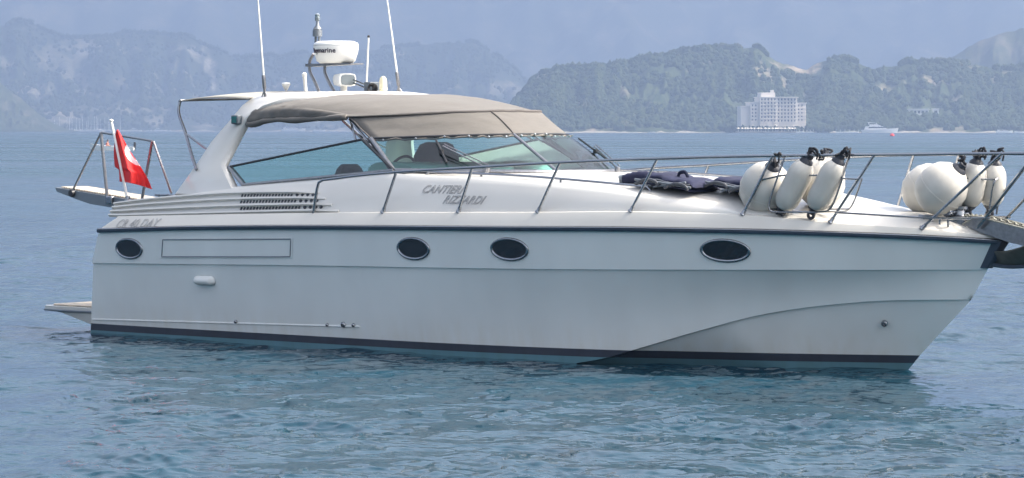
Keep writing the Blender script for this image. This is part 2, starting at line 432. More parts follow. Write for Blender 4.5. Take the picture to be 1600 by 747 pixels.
# wooded slopes: crowns scattered over the headland, and thinner over the two rocky hills
def forest(name, key, count, r0, r1, seed, label, thin=0.45):
    g = np.random.default_rng(seed)
    V0 = bmesh.new(); bmesh.ops.create_icosphere(V0, subdivisions=1, radius=1.0)
    bv = np.array([v.co[:] for v in V0.verts]); bf = np.array([[v.index for v in f.verts] for f in V0.faces]); V0.free()
    vv, ff = [], []; k = 0; tries = 0
    S, us = HILLS[key]; rows, n, _ = S.shape
    while k < count and tries < count * 6:
        tries += 1
        i = g.uniform(1.0, rows - 1.01); j = g.uniform(0, n - 1.01)
        if g.uniform() < 0.12: i = rows - 1.02
        a, b = int(i), int(j); fi, fj = i - a, j - b
        p = (S[a, b] * (1 - fi) + S[a + 1, b] * fi) * (1 - fj) + (S[a, b + 1] * (1 - fi) + S[a + 1, b + 1] * fi) * fj
        if p[2] < 2 or us[b] < -60 or us[b] > 1700: continue
        if ROCK[key][a, b] > .25 and g.uniform() < .80: continue
        qu, qv = 800 + FPX * p[0] / p[1], HOR + FPX * (EYE - p[2]) / p[1]
        if 1408 < qu < 1476 and 166 < qv < 184: continue
        if fbm(np.array([p[0] * 0.016]), np.array([p[2] * 0.03 + p[1] * 0.01]), seed, 3)[0] < thin: continue
        r = g.uniform(r0, r1)
        q = bv * (1 + g.uniform(-0.28, 0.28, (len(bv), 1)))
        q = q * np.array([r, r, r * g.uniform(0.8, 1.5)]) + p + np.array([0, 0, r * 0.5])
        vv.append(q); ff.append(bf + k * len(bv)); k += 1
    me = bpy.data.meshes.new(name)
    me.from_pydata(np.concatenate(vv).tolist(), [], np.concatenate(ff).tolist()); me.materials.append(M['tree'])
    o = bpy.data.objects.new(name, me); col.objects.link(o)
    return tag(o, label, 'forest', kind='stuff')
forest('pine_forest', 'headland', 13000, 1.2, 3.2, 3, 'dense green pine wood over the nearer headland behind the hotel', thin=0.36)
forest('pine_forest', 'far_hill', 6000, 2.0, 4.6, 4, 'hazy pine wood over the lower far hill behind the marina', thin=0.45)

def beach_trees():
    g = np.random.default_rng(77); b0 = bmesh.new(); bmesh.ops.create_icosphere(b0, subdivisions=1, radius=1.0)
    bv = np.array([v.co[:] for v in b0.verts]); bf = np.array([[v.index for v in f.verts] for f in b0.faces]); b0.free()
    vv, ff = [], []
    for k in range(230):
        u = g.uniform(1128, 1300); Y = 2869 + g.uniform(-2, 2) if 1150 < u < 1270 else 2886 + g.uniform(-6, 10)
        r = g.uniform(.8, 1.7) if 1150 < u < 1270 else g.uniform(1.5, 3.0)
        q = bv * (1 + g.uniform(-.3, .3, (len(bv), 1))) * np.array([r, r, r * g.uniform(.8, 1.6)]) + np.array([(u - 800) / FPX * Y, Y, g.uniform(1.5, 4.5)])
        vv.append(q); ff.append(bf + k * len(bv))
    me = bpy.data.meshes.new('beach_trees'); me.from_pydata(np.concatenate(vv).tolist(), [], np.concatenate(ff).tolist()); me.materials.append(M['tree'])
    o = bpy.data.objects.new('beach_trees', me); col.objects.link(o)
    tag(o, 'low dark trees and bushes around the foot of the hotel', 'trees', kind='stuff')
beach_trees()

# shore strip: pale stones at the water's edge
M['shore'] = mat('shore_stone', (0.34, 0.31, 0.26), 0.9, var=0.4, vscale=0.12)
def shore(u0, u1, Y, h, seed):
    us = np.arange(u0, u1, 1.5); hh = h * (0.2 + 1.6 * np.clip(fbm(us * 0.06, us * 0, seed, 4) - 0.33, 0, 1))
    rows = []
    for dy, k in ((0, -1.0), (2, 0.7), (8, 1.0), (20, 0.9)):
        rows.append([((u - 800) / FPX * Y, Y + dy, (-1.0 if k < 0 else a * k)) for u, a in zip(us, hh)])
    tag(MB().loft(rows).build('shore', M['shore'], angle=180, recalc=False), kind='structure')
shore(700, 1900, 2880, 1.9, 3)
shore(-300, 720, 5270, 3.0, 8)

# ------------------------------------------------------------------ water
def water():
    rows_v = np.concatenate([np.arange(612, 60, -0.5), np.arange(60, 14, -0.5), np.geomspace(14, 0.9, 40)])
    r = np.concatenate([[0.5, 8, 16], FPX * EYE / rows_v, [16000, 22000]])
    dense = np.linspace(R(-9.6), R(9.6), 660)
    side = np.geomspace(R(9.9), R(180), 26)
    th = np.concatenate([-side[::-1], dense, side])
    RR, TT = np.meshgrid(r, th, indexing='ij')
    X = RR * np.sin(TT); Y = RR * np.cos(TT)
    dr = np.gradient(r); dth = np.gradient(th)
    cell = np.maximum(dr[:, None] * 0.9, RR * dth[None, :])
    Z = np.zeros_like(X); DX = np.zeros_like(X); DY = np.zeros_like(X)
    g = np.random.default_rng(5)
    wind = R(205)
    # patches of stronger and weaker ripple
    patch = 0.34 + 2.9 * np.clip(fbm(X * 0.8, Y * 0.4, 4, 4) - 0.37, 0, .6)
    # the sea is sheltered on the lee side of the hull
    bx = (X - BO[0]) * AX[0] + (Y - BO[1]) * AX[1]; by = (X - BO[0]) * PX[0] + (Y - BO[1]) * PX[1]
    hx_ = np.maximum(np.maximum(-bx, bx - 11.2), 0); hy_ = np.maximum(-by - 1.6, 0)
    hd = np.hypot(hx_, hy_)
    patch = patch * np.where(by < 1.5, np.minimum(1, .55 + .45 * np.clip(hd / 6.0, 0, 1)), 1.0)
    for k in range(190):
        lam = 0.11 * (1.8 / 0.11) ** (g.uniform() ** 1.7)
        a = wind + g.normal(0, 0.85)
        kx, ky = math.sin(a) * 2 * math.pi / lam, math.cos(a) * 2 * math.pi / lam
        amp = 0.0185 * lam / (2 * math.pi) * min(1, (0.5 / lam) ** 0.25)
        lod = np.clip((lam / cell - 2.8) / 3.0, 0, 1)
        w = amp * lod * (patch if lam < 0.9 else 0.85)
        ph = kx * X + ky * Y + g.uniform(0, 6.283)
        Z += w * np.sin(ph); c = w * np.cos(ph) * 0.9
        DX += c * math.sin(a); DY += c * math.cos(a)
    V = np.stack([X + DX, Y + DY, Z], -1).reshape(-1, 3)
    nr, nc = X.shape
    i = np.arange(nr - 1)[:, None] * nc; j = np.arange(nc - 1)[None, :]
    q = np.stack([i + j, i + j + 1, i + nc + j + 1, i + nc + j], -1).reshape(-1, 4)
    me = bpy.data.meshes.new('water')
    chop = np.clip((cell - .12) / 2.2, 0, 1) ** .6           # waves finer than the mesh become roughness
    me.vertices.add(len(V)); me.vertices.foreach_set('co', V.astype(np.float32).ravel())
    me.loops.add(len(q) * 4); me.loops.foreach_set('vertex_index', q[:, ::-1].astype(np.int32).ravel())
    me.polygons.add(len(q)); me.polygons.foreach_set('loop_start', np.arange(0, len(q) * 4, 4, dtype=np.int32))
    me.polygons.foreach_set('use_smooth', np.ones(len(q), dtype=bool))
    me.update(calc_edges=True); me.validate()
    ca = me.attributes.new('chop', 'FLOAT', 'POINT'); ca.data.foreach_set('value', chop.astype(np.float32).ravel())
    m = bpy.data.materials.new('sea_water'); m.use_nodes = True
    nt = m.node_tree; p = nt.nodes['Principled BSDF']; N = nt.nodes.new; L = nt.links.new
    p.inputs['Base Color'].default_value = (0.004, 0.032, 0.052, 1)
    p.inputs['Roughness'].default_value = 0.06
    p.inputs['IOR'].default_value = 1.333
    at = N('ShaderNodeAttribute'); at.attribute_name = 'chop'
    rg = N('ShaderNodeMapRange'); rg.inputs[3].default_value = 0.06; rg.inputs[4].default_value = 0.30
    L(at.outputs['Fac'], rg.inputs[0]); gm = N('ShaderNodeMapping'); gm.inputs['Scale'].default_value = (0.010, 0.035, 1)      # gusts: patches of rougher water
    gn = N('ShaderNodeTexNoise'); gn.inputs['Scale'].default_value = 1.0; gn.inputs['Detail'].default_value = 6
    gr = N('ShaderNodeMapRange'); gr.inputs[1].default_value = 0.35; gr.inputs[2].default_value = 0.65; gr.inputs[3].default_value = 0.45; gr.inputs[4].default_value = 1.35
    gt = N('ShaderNodeTexCoord'); L(gt.outputs['Object'], gm.inputs[0]); L(gm.outputs[0], gn.inputs[0]); L(gn.outputs[0], gr.inputs[0])
    mm = N('ShaderNodeMath'); mm.operation = 'MULTIPLY'; L(rg.outputs[0], mm.inputs[0]); L(gr.outputs[0], mm.inputs[1]); L(mm.outputs[0], p.inputs['Roughness'])
    tc = N('ShaderNodeTexCoord')
    last = None
    for sc, dist, st, det in ((1.8, 0.10, (1.0, 0.6, 1.0), 3), (7.0, 0.015, (1.0, 0.6, 1.0), 4), (0.85, 0.36, (1.0, 0.7, 1.0), 4), (0.17, 0.9, (1.0, 0.8, 1.0), 5)):
        mp = N('ShaderNodeMapping'); mp.inputs['Scale'].default_value = st; mp.inputs['Rotation'].default_value = (0, 0, R(18))
        n = N('ShaderNodeTexNoise'); n.inputs['Scale'].default_value = sc; n.inputs['Detail'].default_value = det
        b = N('ShaderNodeBump'); b.inputs['Strength'].default_value = 0.8; b.inputs['Distance'].default_value = dist
        L(tc.outputs['Object'], mp.inputs[0]); L(mp.outputs[0], n.inputs[0]); L(n.outputs[0], b.inputs['Height'])
        if last: L(last.outputs[0], b.inputs['Normal'])
        last = b
    L(last.outputs[0], p.inputs['Normal'])
    me.materials.append(m)
    o = bpy.data.objects.new('water', me); col.objects.link(o)
    tag(o, kind='structure')
water()

# the air: an even pale haze over the bay
def haze():
    mb = MB().box(-9000, 9000, -400, 12500, -8, 760)
    m = bpy.data.materials.new('haze_air'); m.use_nodes = True
    nt = m.node_tree; nt.nodes.clear()
    o = nt.nodes.new('ShaderNodeOutputMaterial'); v = nt.nodes.new('ShaderNodeVolumePrincipled')
    v.inputs['Color'].default_value = (0.225, 0.292, 0.425, 1)
    v.inputs['Density'].default_value = 0.00034
    v.inputs['Anisotropy'].default_value = 0.25
    nt.links.new(v.outputs[0], o.inputs['Volume'])
    tag(mb.build('haze', m), 'pale blue summer haze over the bay', 'haze', kind='stuff')
haze()

# ------------------------------------------------------------------ the motor yacht
yacht = empty('motor_yacht', (BO[0], BO[1], 0), R(YAW), 'large white motor yacht with taupe canvas top lying side-on in the foreground', 'yacht')

BEND = 6.66
def bs(x):
    if x < 5: return 1.95 - 0.07 * max(0, (2 - x) / 2) ** 2
    return 1.95 * max(0.0, 1 - (min(x - 5, BEND) / BEND) ** 2.6)
rub_z = spl([.402, 2.07, 4.16, 6.93, 8.42, 9.48, 10.25, 11.05, 11.66], [1.194, 1.256, 1.304, 1.343, 1.36, 1.355, 1.339, 1.309, 1.269])
step_z = spl([.2, 4.1, 6.88, 9.66, 11.24, 11.45], [.816, .893, .934, .979, .998, 1.0])
chine_z = spl([-0.1, 5, 6.4, 7.662, 8.129, 8.806, 9.44, 10.037, 10.603, 11.142, 11.26], [-0.22, -0.2, -0.13, 0.033, 0.164, 0.368, 0.54, 0.639, 0.692, 0.706, 0.709])
deck_z = spl([.62, 3.95, 6.12, 7.17, 8.26, 9.4, 10.2, 10.98, 11.39, 11.55], [1.356, 1.448, 1.49, 1.506, 1.527, 1.509, 1.442, 1.393, 1.347, 1.33])
NT = 90
TS = [1 - (1 - i / NT) ** 1.25 for i in range(NT + 1)]
def lerp(a, b, t): return tuple(p + (q - p) * t for p, q in zip(a, b))
def rub_pt(t):
    x = .402 + t * (11.66 - .402); return (x, -bs(x), rub_z(x))
def step_pt(t, ins=0.0):
    b = bs(rub_pt(t)[0]) * .97; x = .2 + t * (11.45 - .2)
    return (x, -max(0, b - min(ins, b * .3)), step_z(x))
def chine_pt(t):
    b = bs(rub_pt(t)[0]); x = -.1 + t * (11.26 + .1)
    return (x, -b * (.84 + .02 * (1 - t) - .05 * min(1, max(0, (x - 5.5) / 5)) ** 1.2), chine_z(x))
stem_x = spl([-.75, 0, .709], [9.9, 10.50, 11.26])
def keel_pt(t):
    if t < .80: return (-.15 + t / .80 * (9.9 + .15), 0, -.75)
    z = -.75 + (t - .80) / .20 * (.709 + .75); return (stem_x(z), 0, z)
def hull():
    mb = MB(); rows = []
    for t in TS:
        r, so, si, c, k = rub_pt(t), step_pt(t), step_pt(t, .022), chine_pt(t), keel_pt(t)
        row = [r, lerp(r, so, .5), so, (si[0], si[1], si[2] - .006)]
        fl = max(0, (t - .45)) * .16 * (1 - t) * 3
        for s in (.2, .4, .6, .8):
            p = lerp(si, c, s); row.append((p[0], min(0, p[1] + fl * math.sin(math.pi * s)), p[2]))
        b = min(.03, -c[1] * .3)
        row += [c, (c[0], c[1] + b, c[2] - .004), lerp((c[0], c[1] + b, c[2]), k, .5), k]
        rows.append(row)
    mb.loft(rows); mb.mirror()
    a = rows[0]
    mb.loft([a, [(x, -y, z) for x, y, z in a]])
    return mb.build('hull', M['hull'], yacht, angle=24)
hull_o = hull()

def skin(x, z):
    """point of the starboard topsides with this x and height"""
    def at(t):
        r, so, si, c = rub_pt(t), step_pt(t), step_pt(t, .022), chine_pt(t)
        if z > so[2]: return lerp(so, r, (z - so[2]) / (r[2] - so[2]))
        k = (si[2] - z) / (si[2] - c[2]); q = lerp(si, c, k)
        fl = max(0, (t - .45)) * .16 * (1 - t) * 3
        return (q[0], min(0, q[1] + fl * math.sin(math.pi * min(1, max(0, k)))), q[2])
    lo, hi = 0.0, 1.0
    for _ in range(26):
        m_ = (lo + hi) / 2
        if at(m_)[0] < x: lo = m_
        else: hi = m_
    q = at((lo + hi) / 2)
    return Vector((x, q[1], z))

def hull_spot(u, v):
    """point on the starboard topsides at a pixel, with outward normal and the fore-aft tangent"""
    y = -1.8
    for _ in range(30):
        p = spot(u, v, y); y = .4 * y + .6 * skin(p[0], p[2])[1]
    p = Vector(spot(u, v, y))
    tx = (skin(p.x + .1, p.z) - skin(p.x - .1, p.z)).normalized()
    tz = (skin(p.x, p.z + .03) - skin(p.x, p.z - .03)).normalized()
    nn = tx.cross(tz).normalized()
    if nn.y > 0: nn = -nn
    return p, nn, tx, tz

# rub rail with its bright capping, stem guard
mb = MB()
prof = [(0.0, -.025), (.026, -.025), (.036, -.010), (.036, .005), (.024, .013), (0.0, .013)]
rows = []
for t in TS:
    p = rub_pt(t); q = rub_pt(min(1, t + .004)); o = rub_pt(max(0, t - .004))
    d = Vector(q) - Vector(o); nrm = Vector((d.y, -d.x, 0)).normalized()
    if nrm.y > 0: nrm = -nrm
    if t == 1: nrm = Vector((1, 0, 0))
    rows.append([(p[0] + nrm.x * a, min(p[1] + nrm.y * a, 0), p[2] + b) for a, b in prof])
mb.loft(rows, True, True); mb.mirror()
rub = mb.build('rub_rail', M['navy_rub'], yacht)
mb = MB(); rows2 = []
for r in rows: rows2.append([(r[3][0], min(r[3][1] - .002, 0), r[3][2] + .006), (r[4][0], r[4][1], r[4][2] + .003), (r[4][0], min(r[4][1] + .02, 0), r[4][2] + .012)])
mb.loft(rows2); mb.mirror()
mb.build('capping_strip', M['steel'], rub, solid=.004)
mb = MB()
rows = []
for k in range(9):
    s = k / 8; z = 1.275 - s * .26; x = 11.655 - s * .19
    w = .075 * (1 - .35 * s)
    rows.append([(x - .10, -w, z), (x + .01, -w * .9, z), (x + .045, 0, z), (x + .01, w * .9, z), (x - .10, w, z)])
mb.loft(rows, False); mb.add(rows[-1], [(0, 1, 2, 3, 4)]); mb.add(rows[0], [(0, 1, 2, 3, 4)])
mb.build('stem_guard', M['navy_rub'], yacht)

# deck: bulwark, side decks and foredeck
def edge_pt(t):
    x = .62 + t * (11.55 - .62); return (x, -bs(x) * .95, deck_z(x))
camber = spl([4.8, 8, 9.6, 10.6, 11.2, 11.55], [.05, .06, .10, .12, .08, .02])
mb = MB(); rows = []; fore = []
for t in TS:
    r, e = rub_pt(t), edge_pt(t)
    ins = min(.03, -e[1] * .3)
    row = [(r[0], r[1] * .997, r[2] + .012), lerp(r, e, .5), (e[0], e[1], e[2] - .012), (e[0], e[1] + .010 * (e[1] < -.05), e[2]), (e[0], e[1] + ins, e[2] + .003)]
    x = e[0]; yin = e[1] + ins; c = camber(x)
    if x < 4.9: row += [(x, max(yin, -1.36), e[2])] * 4
    else: row += [(x, yin * k, e[2] + c * (1 - k * k)) for k in (.75, .5, .25, 0)]
    rows.append(row)
mb.loft(rows); mb.mirror()
a = rows[0]; mb.loft([a[:6], [(x, -y, z) for x, y, z in a[:6]]])
mb.build('deck', M['deck'], yacht, angle=30)

# cockpit well
mb = MB()
zf = .78
mb.add([(.75, -1.36, zf), (4.9, -1.36, zf), (4.9, 1.36, zf), (.75, 1.36, zf)], [(0, 1, 2, 3)])
for s in (-1, 1):
    mb.loft([[(x, s * 1.36, zf) for x in np.linspace(.75, 4.9, 12)], [(x, s * 1.36, deck_z(x)) for x in np.linspace(.75, 4.9, 12)]])
mb.add([(4.9, -1.36, zf), (4.9, 1.36, zf), (4.9, 1.36, 1.80), (4.9, -1.36, 1.80)], [(0, 1, 2, 3)])
mb.add([(.75, -1.36, zf), (.75, 1.36, zf), (.75, 1.36, 1.40), (.75, -1.36, 1.40)], [(0, 1, 2, 3)])
ck = mb.build('cockpit', M['gelcoat'], yacht)
mb = MB().box(.85, 1.45, -1.2, 1.2, zf, 1.22); mb.box(.80, .95, -1.25, 1.25, 1.22, 1.45)
mb.build('aft_bench', M['seat_green'], ck, bevel=.04)

# cabin trunk
tx_ = [.38, .903, 1.449, 2.537, 3.551, 4.336, 4.865, 5.275, 5.99, 6.624, 7.221, 7.784, 8.245, 8.606, 9.023, 9.358, 9.8, 10.2, 10.5]
ty_ = [1.674, 1.663, 1.652, 1.608, 1.581, 1.559, 1.546, 1.56, 1.566, 1.555, 1.52, 1.466, 1.403, 1.332, 1.236, 1.13, .90, .58, .06]
tz_ = [1.481, 1.546, 1.604, 1.716, 1.789, 1.845, 1.872, 1.85, 1.833, 1.807, 1.774, 1.735, 1.689, 1.648, 1.59, 1.540, 1.52, 1.515, 1.51]
top_y, top_z = spl(tx_, ty_), spl(tx_, tz_)
cen_z = spl([4.9, 5.5, 6.35, 7.35, 8.1, 8.8, 9.55, 10.05, 10.5], [1.905, 1.893, 1.884, 1.856, 1.812, 1.768, 1.675, 1.60, 1.53])
def base_pt(x):
    if x > 9.1:
        b = spl([9.1, 9.4, 9.85, 10.25, 10.55], [bs(9.1) * .95 - .06, 1.16, .93, .61, .06])(x)
    else: b = bs(x) * .95 - .06
    return (x - (.0 if x > 1 else 0), -b, deck_z(x) - .004)
def side_pt(x, s, out=0.0):
    b, t = Vector(base_pt(x)), Vector((x, -top_y(x), top_z(x)))
    n = Vector((0, -(t.z - b.z), t.y - b.y)); n = n.normalized() if n.length > 1e-6 else Vector((0, -1, 0))
    if n.y > 0: n = -n
    return tuple(b + (t - b) * s + n * out)
def top_at(x, y):
    yt = max(.05, top_y(x)); k = min(1, abs(y) / yt)
    return top_z(x) + (cen_z(x) - top_z(x)) * (1 - k ** 2.4)
mb = MB()
xs = np.concatenate([np.linspace(.40, 9.2, 60), np.linspace(9.3, 10.5, 14)])
sr, tr = [], []
for x in xs:
    x = float(x)
    sr.append([side_pt(x, s, .012 * math.sin(math.pi * s)) for s in (0, .15, .35, .6, .85, .95)] + [(x, -top_y(x) + .012, top_z(x) + .004)])
mb.loft(sr)
cr = []
for x in xs:
    x = float(x)
    if x <= 4.9:
        yt = top_y(x) - .012; cr.append([(x, -yt, top_z(x) + .004), (x, -yt + .03, top_z(x) + .008), (x, -1.40, top_z(x) + .004), (x, -1.37, top_z(x) - .02), (x, -1.365, deck_z(x) - .01)])
    else: tr.append([(x, -(top_y(x) - .012) * k, top_at(x, top_y(x) * k) + .004) for k in (1, .97, .9, .75, .5, .25, 0)])
mb.loft(cr); mb.loft(tr); mb.mirror()
mb.add([sr[0][0], sr[0][3], sr[0][6], (.40, -1.37, 1.47), (.40, -1.37, 1.35)], [(0, 1, 2, 3, 4)])
mb.add([tuple((p[0], -p[1], p[2])) for p in (sr[0][0], sr[0][3], sr[0][6], (.40, -1.37, 1.47), (.40, -1.37, 1.35))], [(0, 1, 2, 3, 4)])
mb.box(.42, .80, -1.37, 1.37, 1.30, 1.44)
trunk = mb.build('cabin_trunk', M['gelcoat'], yacht, angle=28)

# ribbed quarter panel with vent slots
def rib_s(k, x):
    l = (.97, .66, .33, .02)[k]; r = (.57, .41, .23, .05)[k]
    t = (x - .42) / 3.5; return l + (r - l) * t
mb = MB()
for k in range(4):
    x1 = (3.85, 3.99, 4.13, 4.28)[k]; rows = []
    for i in range(41):
        x = .42 + (x1 - .42) * i / 40; s = rib_s(k, x); fade = min(1, (41 - i) / 5)
        hgt = max(.06, top_z(x) - deck_z(x))
        rows.append([side_pt(x, s + .012 / hgt, .010), side_pt(x, s + .004 / hgt, .012 + .034 * fade), side_pt(x, s - .010 / hgt, .012 + .034 * fade), side_pt(x, s - .016 / hgt, .006)])
    mb.loft(rows, True, True)
mb.mirror()
ribs = mb.build('quarter_ribs', M['gelcoat'], trunk, angle=40)
for k, (a, b, n) in enumerate(((2.61, 3.42, 17), (2.64, 3.52, 18), (2.69, 3.63, 19))):
    for i in range(n):
        x = a + (b - a) * i / (n - 1); sc = (rib_s(k, x) + rib_s(k + 1, x)) / 2 + .012 / (top_z(x) - deck_z(x)); h = .017 / (top_z(x) - deck_z(x))
        mb = MB(); mb.loft([[side_pt(x - .012, sc - h, .010), side_pt(x + .012, sc - h, .010), side_pt(x + .012, sc + h, .010), side_pt(x - .012, sc + h, .010)],
                 [side_pt(x - .012, sc - h, .018), side_pt(x + .012, sc - h, .018), side_pt(x + .012, sc + h, .018), side_pt(x - .012, sc + h, .018)]], True, True); mb.build('vent_slot', M['dark'], trunk)
    for i in range(4):
        x = b + .09 + i * .085; s = (rib_s(k, min(x, 4.2)) + rib_s(k + 1, min(x, 4.2))) / 2 + .01 / .35
        c = Vector(side_pt(x, s, .008)); d = Vector(side_pt(x, s, .02)) - c
        MB().lathe([(.021, 0), (.021, .012), (.001, .014)], c, d, 10).build('vent_hole', M['dark'], trunk)

# handrail on the coachroof, wiper boxes
mb = MB()
for s in (-1, 1):
    path = [spot(666, 280, -1.40), spot(672, 274, -1.40), spot(684, 271, -1.39), spot(800, 279.5, -1.36), spot(900, 288.5, -1.33), spot(1000, 301, -1.22), spot(1010, 303, -1.2), spot(1017, 308, -1.2)]
    path[0] = (path[0][0], path[0][1], top_at(path[0][0], 1.4)); path[-1] = (path[-1][0], path[-1][1], top_at(path[-1][0], 1.2))
    path = [path[0]] + [(x, y, max(z, top_at(x, y) + .035)) for x, y, z in path[1:-1]] + [path[-1]]
    if s > 0: path = [(x, abs(y), z) for x, y, z in path]
    mb.tube(curve(path, 4), .013)
    for u in (752, 876):
        p = spot(u, 284, -1.36); zt = max(spot(u, 276 if u < 800 else 286.3, -1.36)[2], top_at(p[0], 1.36) + .035)
        mb.tube([(p[0], s * 1.36, top_at(p[0], 1.36) - .01), (p[0], s * 1.36, zt)], .012)
mb.build('coachroof_handrail', M['steel'], trunk)

# windscreen
MUL = .26
def ws_top(k): q = abs(k) ** 2.5; return (5.51 - 1.20 * q, 1.35 * k, 2.288 - .045 * q)
def ws_bot(k): q = abs(k) ** 2.5; return (6.20 - 1.385 * q, 1.50 * k, 1.893 + .016 * q)
wind = MB()
K = [i / 24 * 2 - 1 for i in range(25)]
wind.loft([[lerp(ws_bot(k), ws_top(k), s) for k in K] for s in np.linspace(0, 1, 7)])
wso = wind.build('windscreen', M['glass'], yacht, angle=180)
mb = MB()
def bar(a, b, w=.022, d=.014):
    mb.tube([a, b], w, 8, flat=d / w)
mb.tube([ws_bot(k) for k in K], .022)
for k in (-1, -MUL, 1):
    mb.tube([ws_bot(k), ws_top(k)], .024 if abs(k) == 1 else .018, 8)
mb.build('windscreen_frame', M['steel_dull'], wso)
mb = MB()
for k in (-1, 1):
    a, b = Vector(ws_bot(k)), Vector(ws_top(k)); o = Vector((-.045, 0, 0)); mb.tube([a + o, b + o], .014, 6)
mb.tube([ws_top(k) for k in K], .014, 6)
mb.tube([tuple(Vector(ws_bot(k)) + Vector((.012, 0, -.018))) for k in K], .014, 6)
mb.build('glazing_seal', M['black'], wso)
# wipers
def wiper(p_foot, p_elbow, b0, b1, parallel=True):
    mb = MB()
    f, e = Vector(p_foot), Vector(p_elbow)
    mb.tube([f, e], .009, 6)
    if parallel: mb.tube([f + Vector((.05, -.02, .03)), e + Vector((.04, -.02, .02))], .007, 6)
    mb.lathe([(.03, -.02), (.035, .02), (.02, .05)], f - Vector((0, 0, .03)), (0.3, 0, 1), 10)
    w = mb.build('wiper', M['steel_dull'], wso)
    mb = MB(); mb.tube([b0, lerp(b0, b1, .5), b1], .012, 6)
    c = Vector(lerp(b0, b1, .5)); mb.box(c.x - .02, c.x + .02, c.y - .02, c.y + .02, c.z - .03, c.z + .02)
    mb.build('wiper_blade', M['black'], w)
def ws_pt(u, v, off=.05):
    best = None
    for k in np.linspace(-1, 1, 101):
        for s in np.linspace(-.05, 1, 43):
            p = lerp(ws_bot(k), ws_top(k), s); q = pix(*p); e = (q[0] - u) ** 2 + (q[1] - v) ** 2
            w = W(*p)[1]; e += w * .001
            if best is None or e < best[0]: best = (e, p, k)
    p, k = best[1], best[2]
    n = Vector((.8, k * 1.3, .75)).normalized()
    return tuple(Vector(p) + n * off)
wiper(ws_pt(762, 265, .05), ws_pt(692, 235, .07), ws_pt(681, 222, .03), ws_pt(699, 256, .03))
def onport(k, s, off): 
    n = Vector((.8, k * 1.3, .75)).normalized(); return tuple(Vector(lerp(ws_bot(k), ws_top(k), s)) + n * off)
wiper(onport(.30, -.04, .07), onport(.42, .55, .08), onport(.62, .85, .04), onport(.40, .12, .05))

# side windows
for s in (1, -1):
    A, B_, C, D, E_ = spot(357, 261, -1.46), spot(566, 218, -1.37), spot(615, 266, -1.52), spot(560, 272, -1.545), spot(380, 289, -1.585)
    poly = [(x, y * s, z) for x, y, z in (A, B_, C, D, E_)]
    mb = MB(); mb.add(poly, [(0, 1, 2, 3, 4)])
    w = mb.build('side_window', M['glass'], yacht, angle=180)
    mb = MB()
    mb.tube([poly[4], poly[3], poly[2]], .020, 8); mb.tube([poly[4], poly[0]], .020, 8)
    mb.build('window_frame', M['steel_dull'], w)
    mb = MB(); mb.tube([poly[0], poly[1]], .013, 6)
    ins = [Vector(p) for p in poly]; c = sum(ins, Vector()) / 5
    ins = [p + (c - p) * .045 + Vector((0, -.004 * s, 0)) for p in ins]
    mb.tube([ins[0], ins[4], ins[3], ins[2]], .009, 6); mb.tube([poly[1], poly[2]], .018, 6)
    mb.build('rubber_seal', M['black'], w)

# radar arch
def arch_sec():
    sec = []
    def s(y, z, xa, xf): sec.append((y, z, xa, xf))
    s(-1.60, 1.60, spot(275, 304.5, -1.6)[0], spot(378, 291, -1.6)[0])
    s(-1.55, 1.72, spot(287, 288, -1.55)[0], spot(370, 279, -1.55)[0] - .02)
    s(-1.46, 1.94, spot(309, 255, -1.46)[0], spot(354, 256, -1.46)[0] - .01)
    s(-1.36, 2.18, spot(331, 224, -1.36)[0], spot(372, 224, -1.36)[0] - .02)
    s(-1.27, 2.42, spot(360, 192, -1.27)[0], spot(388, 196, -1.27)[0])
    s(-1.20, 2.57, spot(378, 171, -1.2)[0], 2.50)
    s(-1.08, 2.66, spot(392, 159, -1.08)[0], 2.75)
    s(-.88, 2.705, spot(412, 153.5, -.9)[0], 2.95)
    s(-.45, 2.725, 1.98, 3.05)
    s(0, 2.73, 1.90, 3.08)
    return sec
sec = arch_sec(); sec = sec + [(-y, z, a, f) for y, z, a, f in sec[-2::-1]]
rows = []
for i, (y, z, xa, xf) in enumerate(sec):
    p, q = sec[max(i - 1, 0)], sec[min(i + 1, len(sec) - 1)]
    ty, tz = q[0] - p[0], q[1] - p[1]; l = math.hypot(ty, tz); ny, nz = -tz / l, ty / l
    th = .055 if abs(y) > 1.1 else .04
    r_ = .05 if xf - xa > .2 else .03
    rows.append([(xa, y - ny * th * .6, z - nz * th * .6), (xa, y + ny * th * .2, z + nz * th * .2), (xa + r_, y + ny * th, z + nz * th), (xf - r_, y + ny * th, z + nz * th), (xf, y + ny * th * .2, z + nz * th * .2), (xf, y - ny * th * .6, z - nz * th * .6), (xf - r_, y - ny * th, z - nz * th), (xa + r_, y - ny * th, z - nz * th)])
mb = MB().loft(rows, True, True)
arch = mb.build('radar_arch', M['gelcoat'], yacht, angle=50)
c = spot(372, 187, -1.33); mb = MB().box(c[0] - .055, c[0] + .055, c[1] - .06, c[1] + .02, c[2] - .05, c[2] + .05)
ml = mb.build('side_light', M['speaker'], arch, bevel=.012)
mb = MB().box(c[0] - .038, c[0] + .038, c[1] - .066, c[1] - .06, c[2] - .034, c[2] + .034); mb.build('lens', mat('green_lens', (.03, .16, .15), .1), ml)

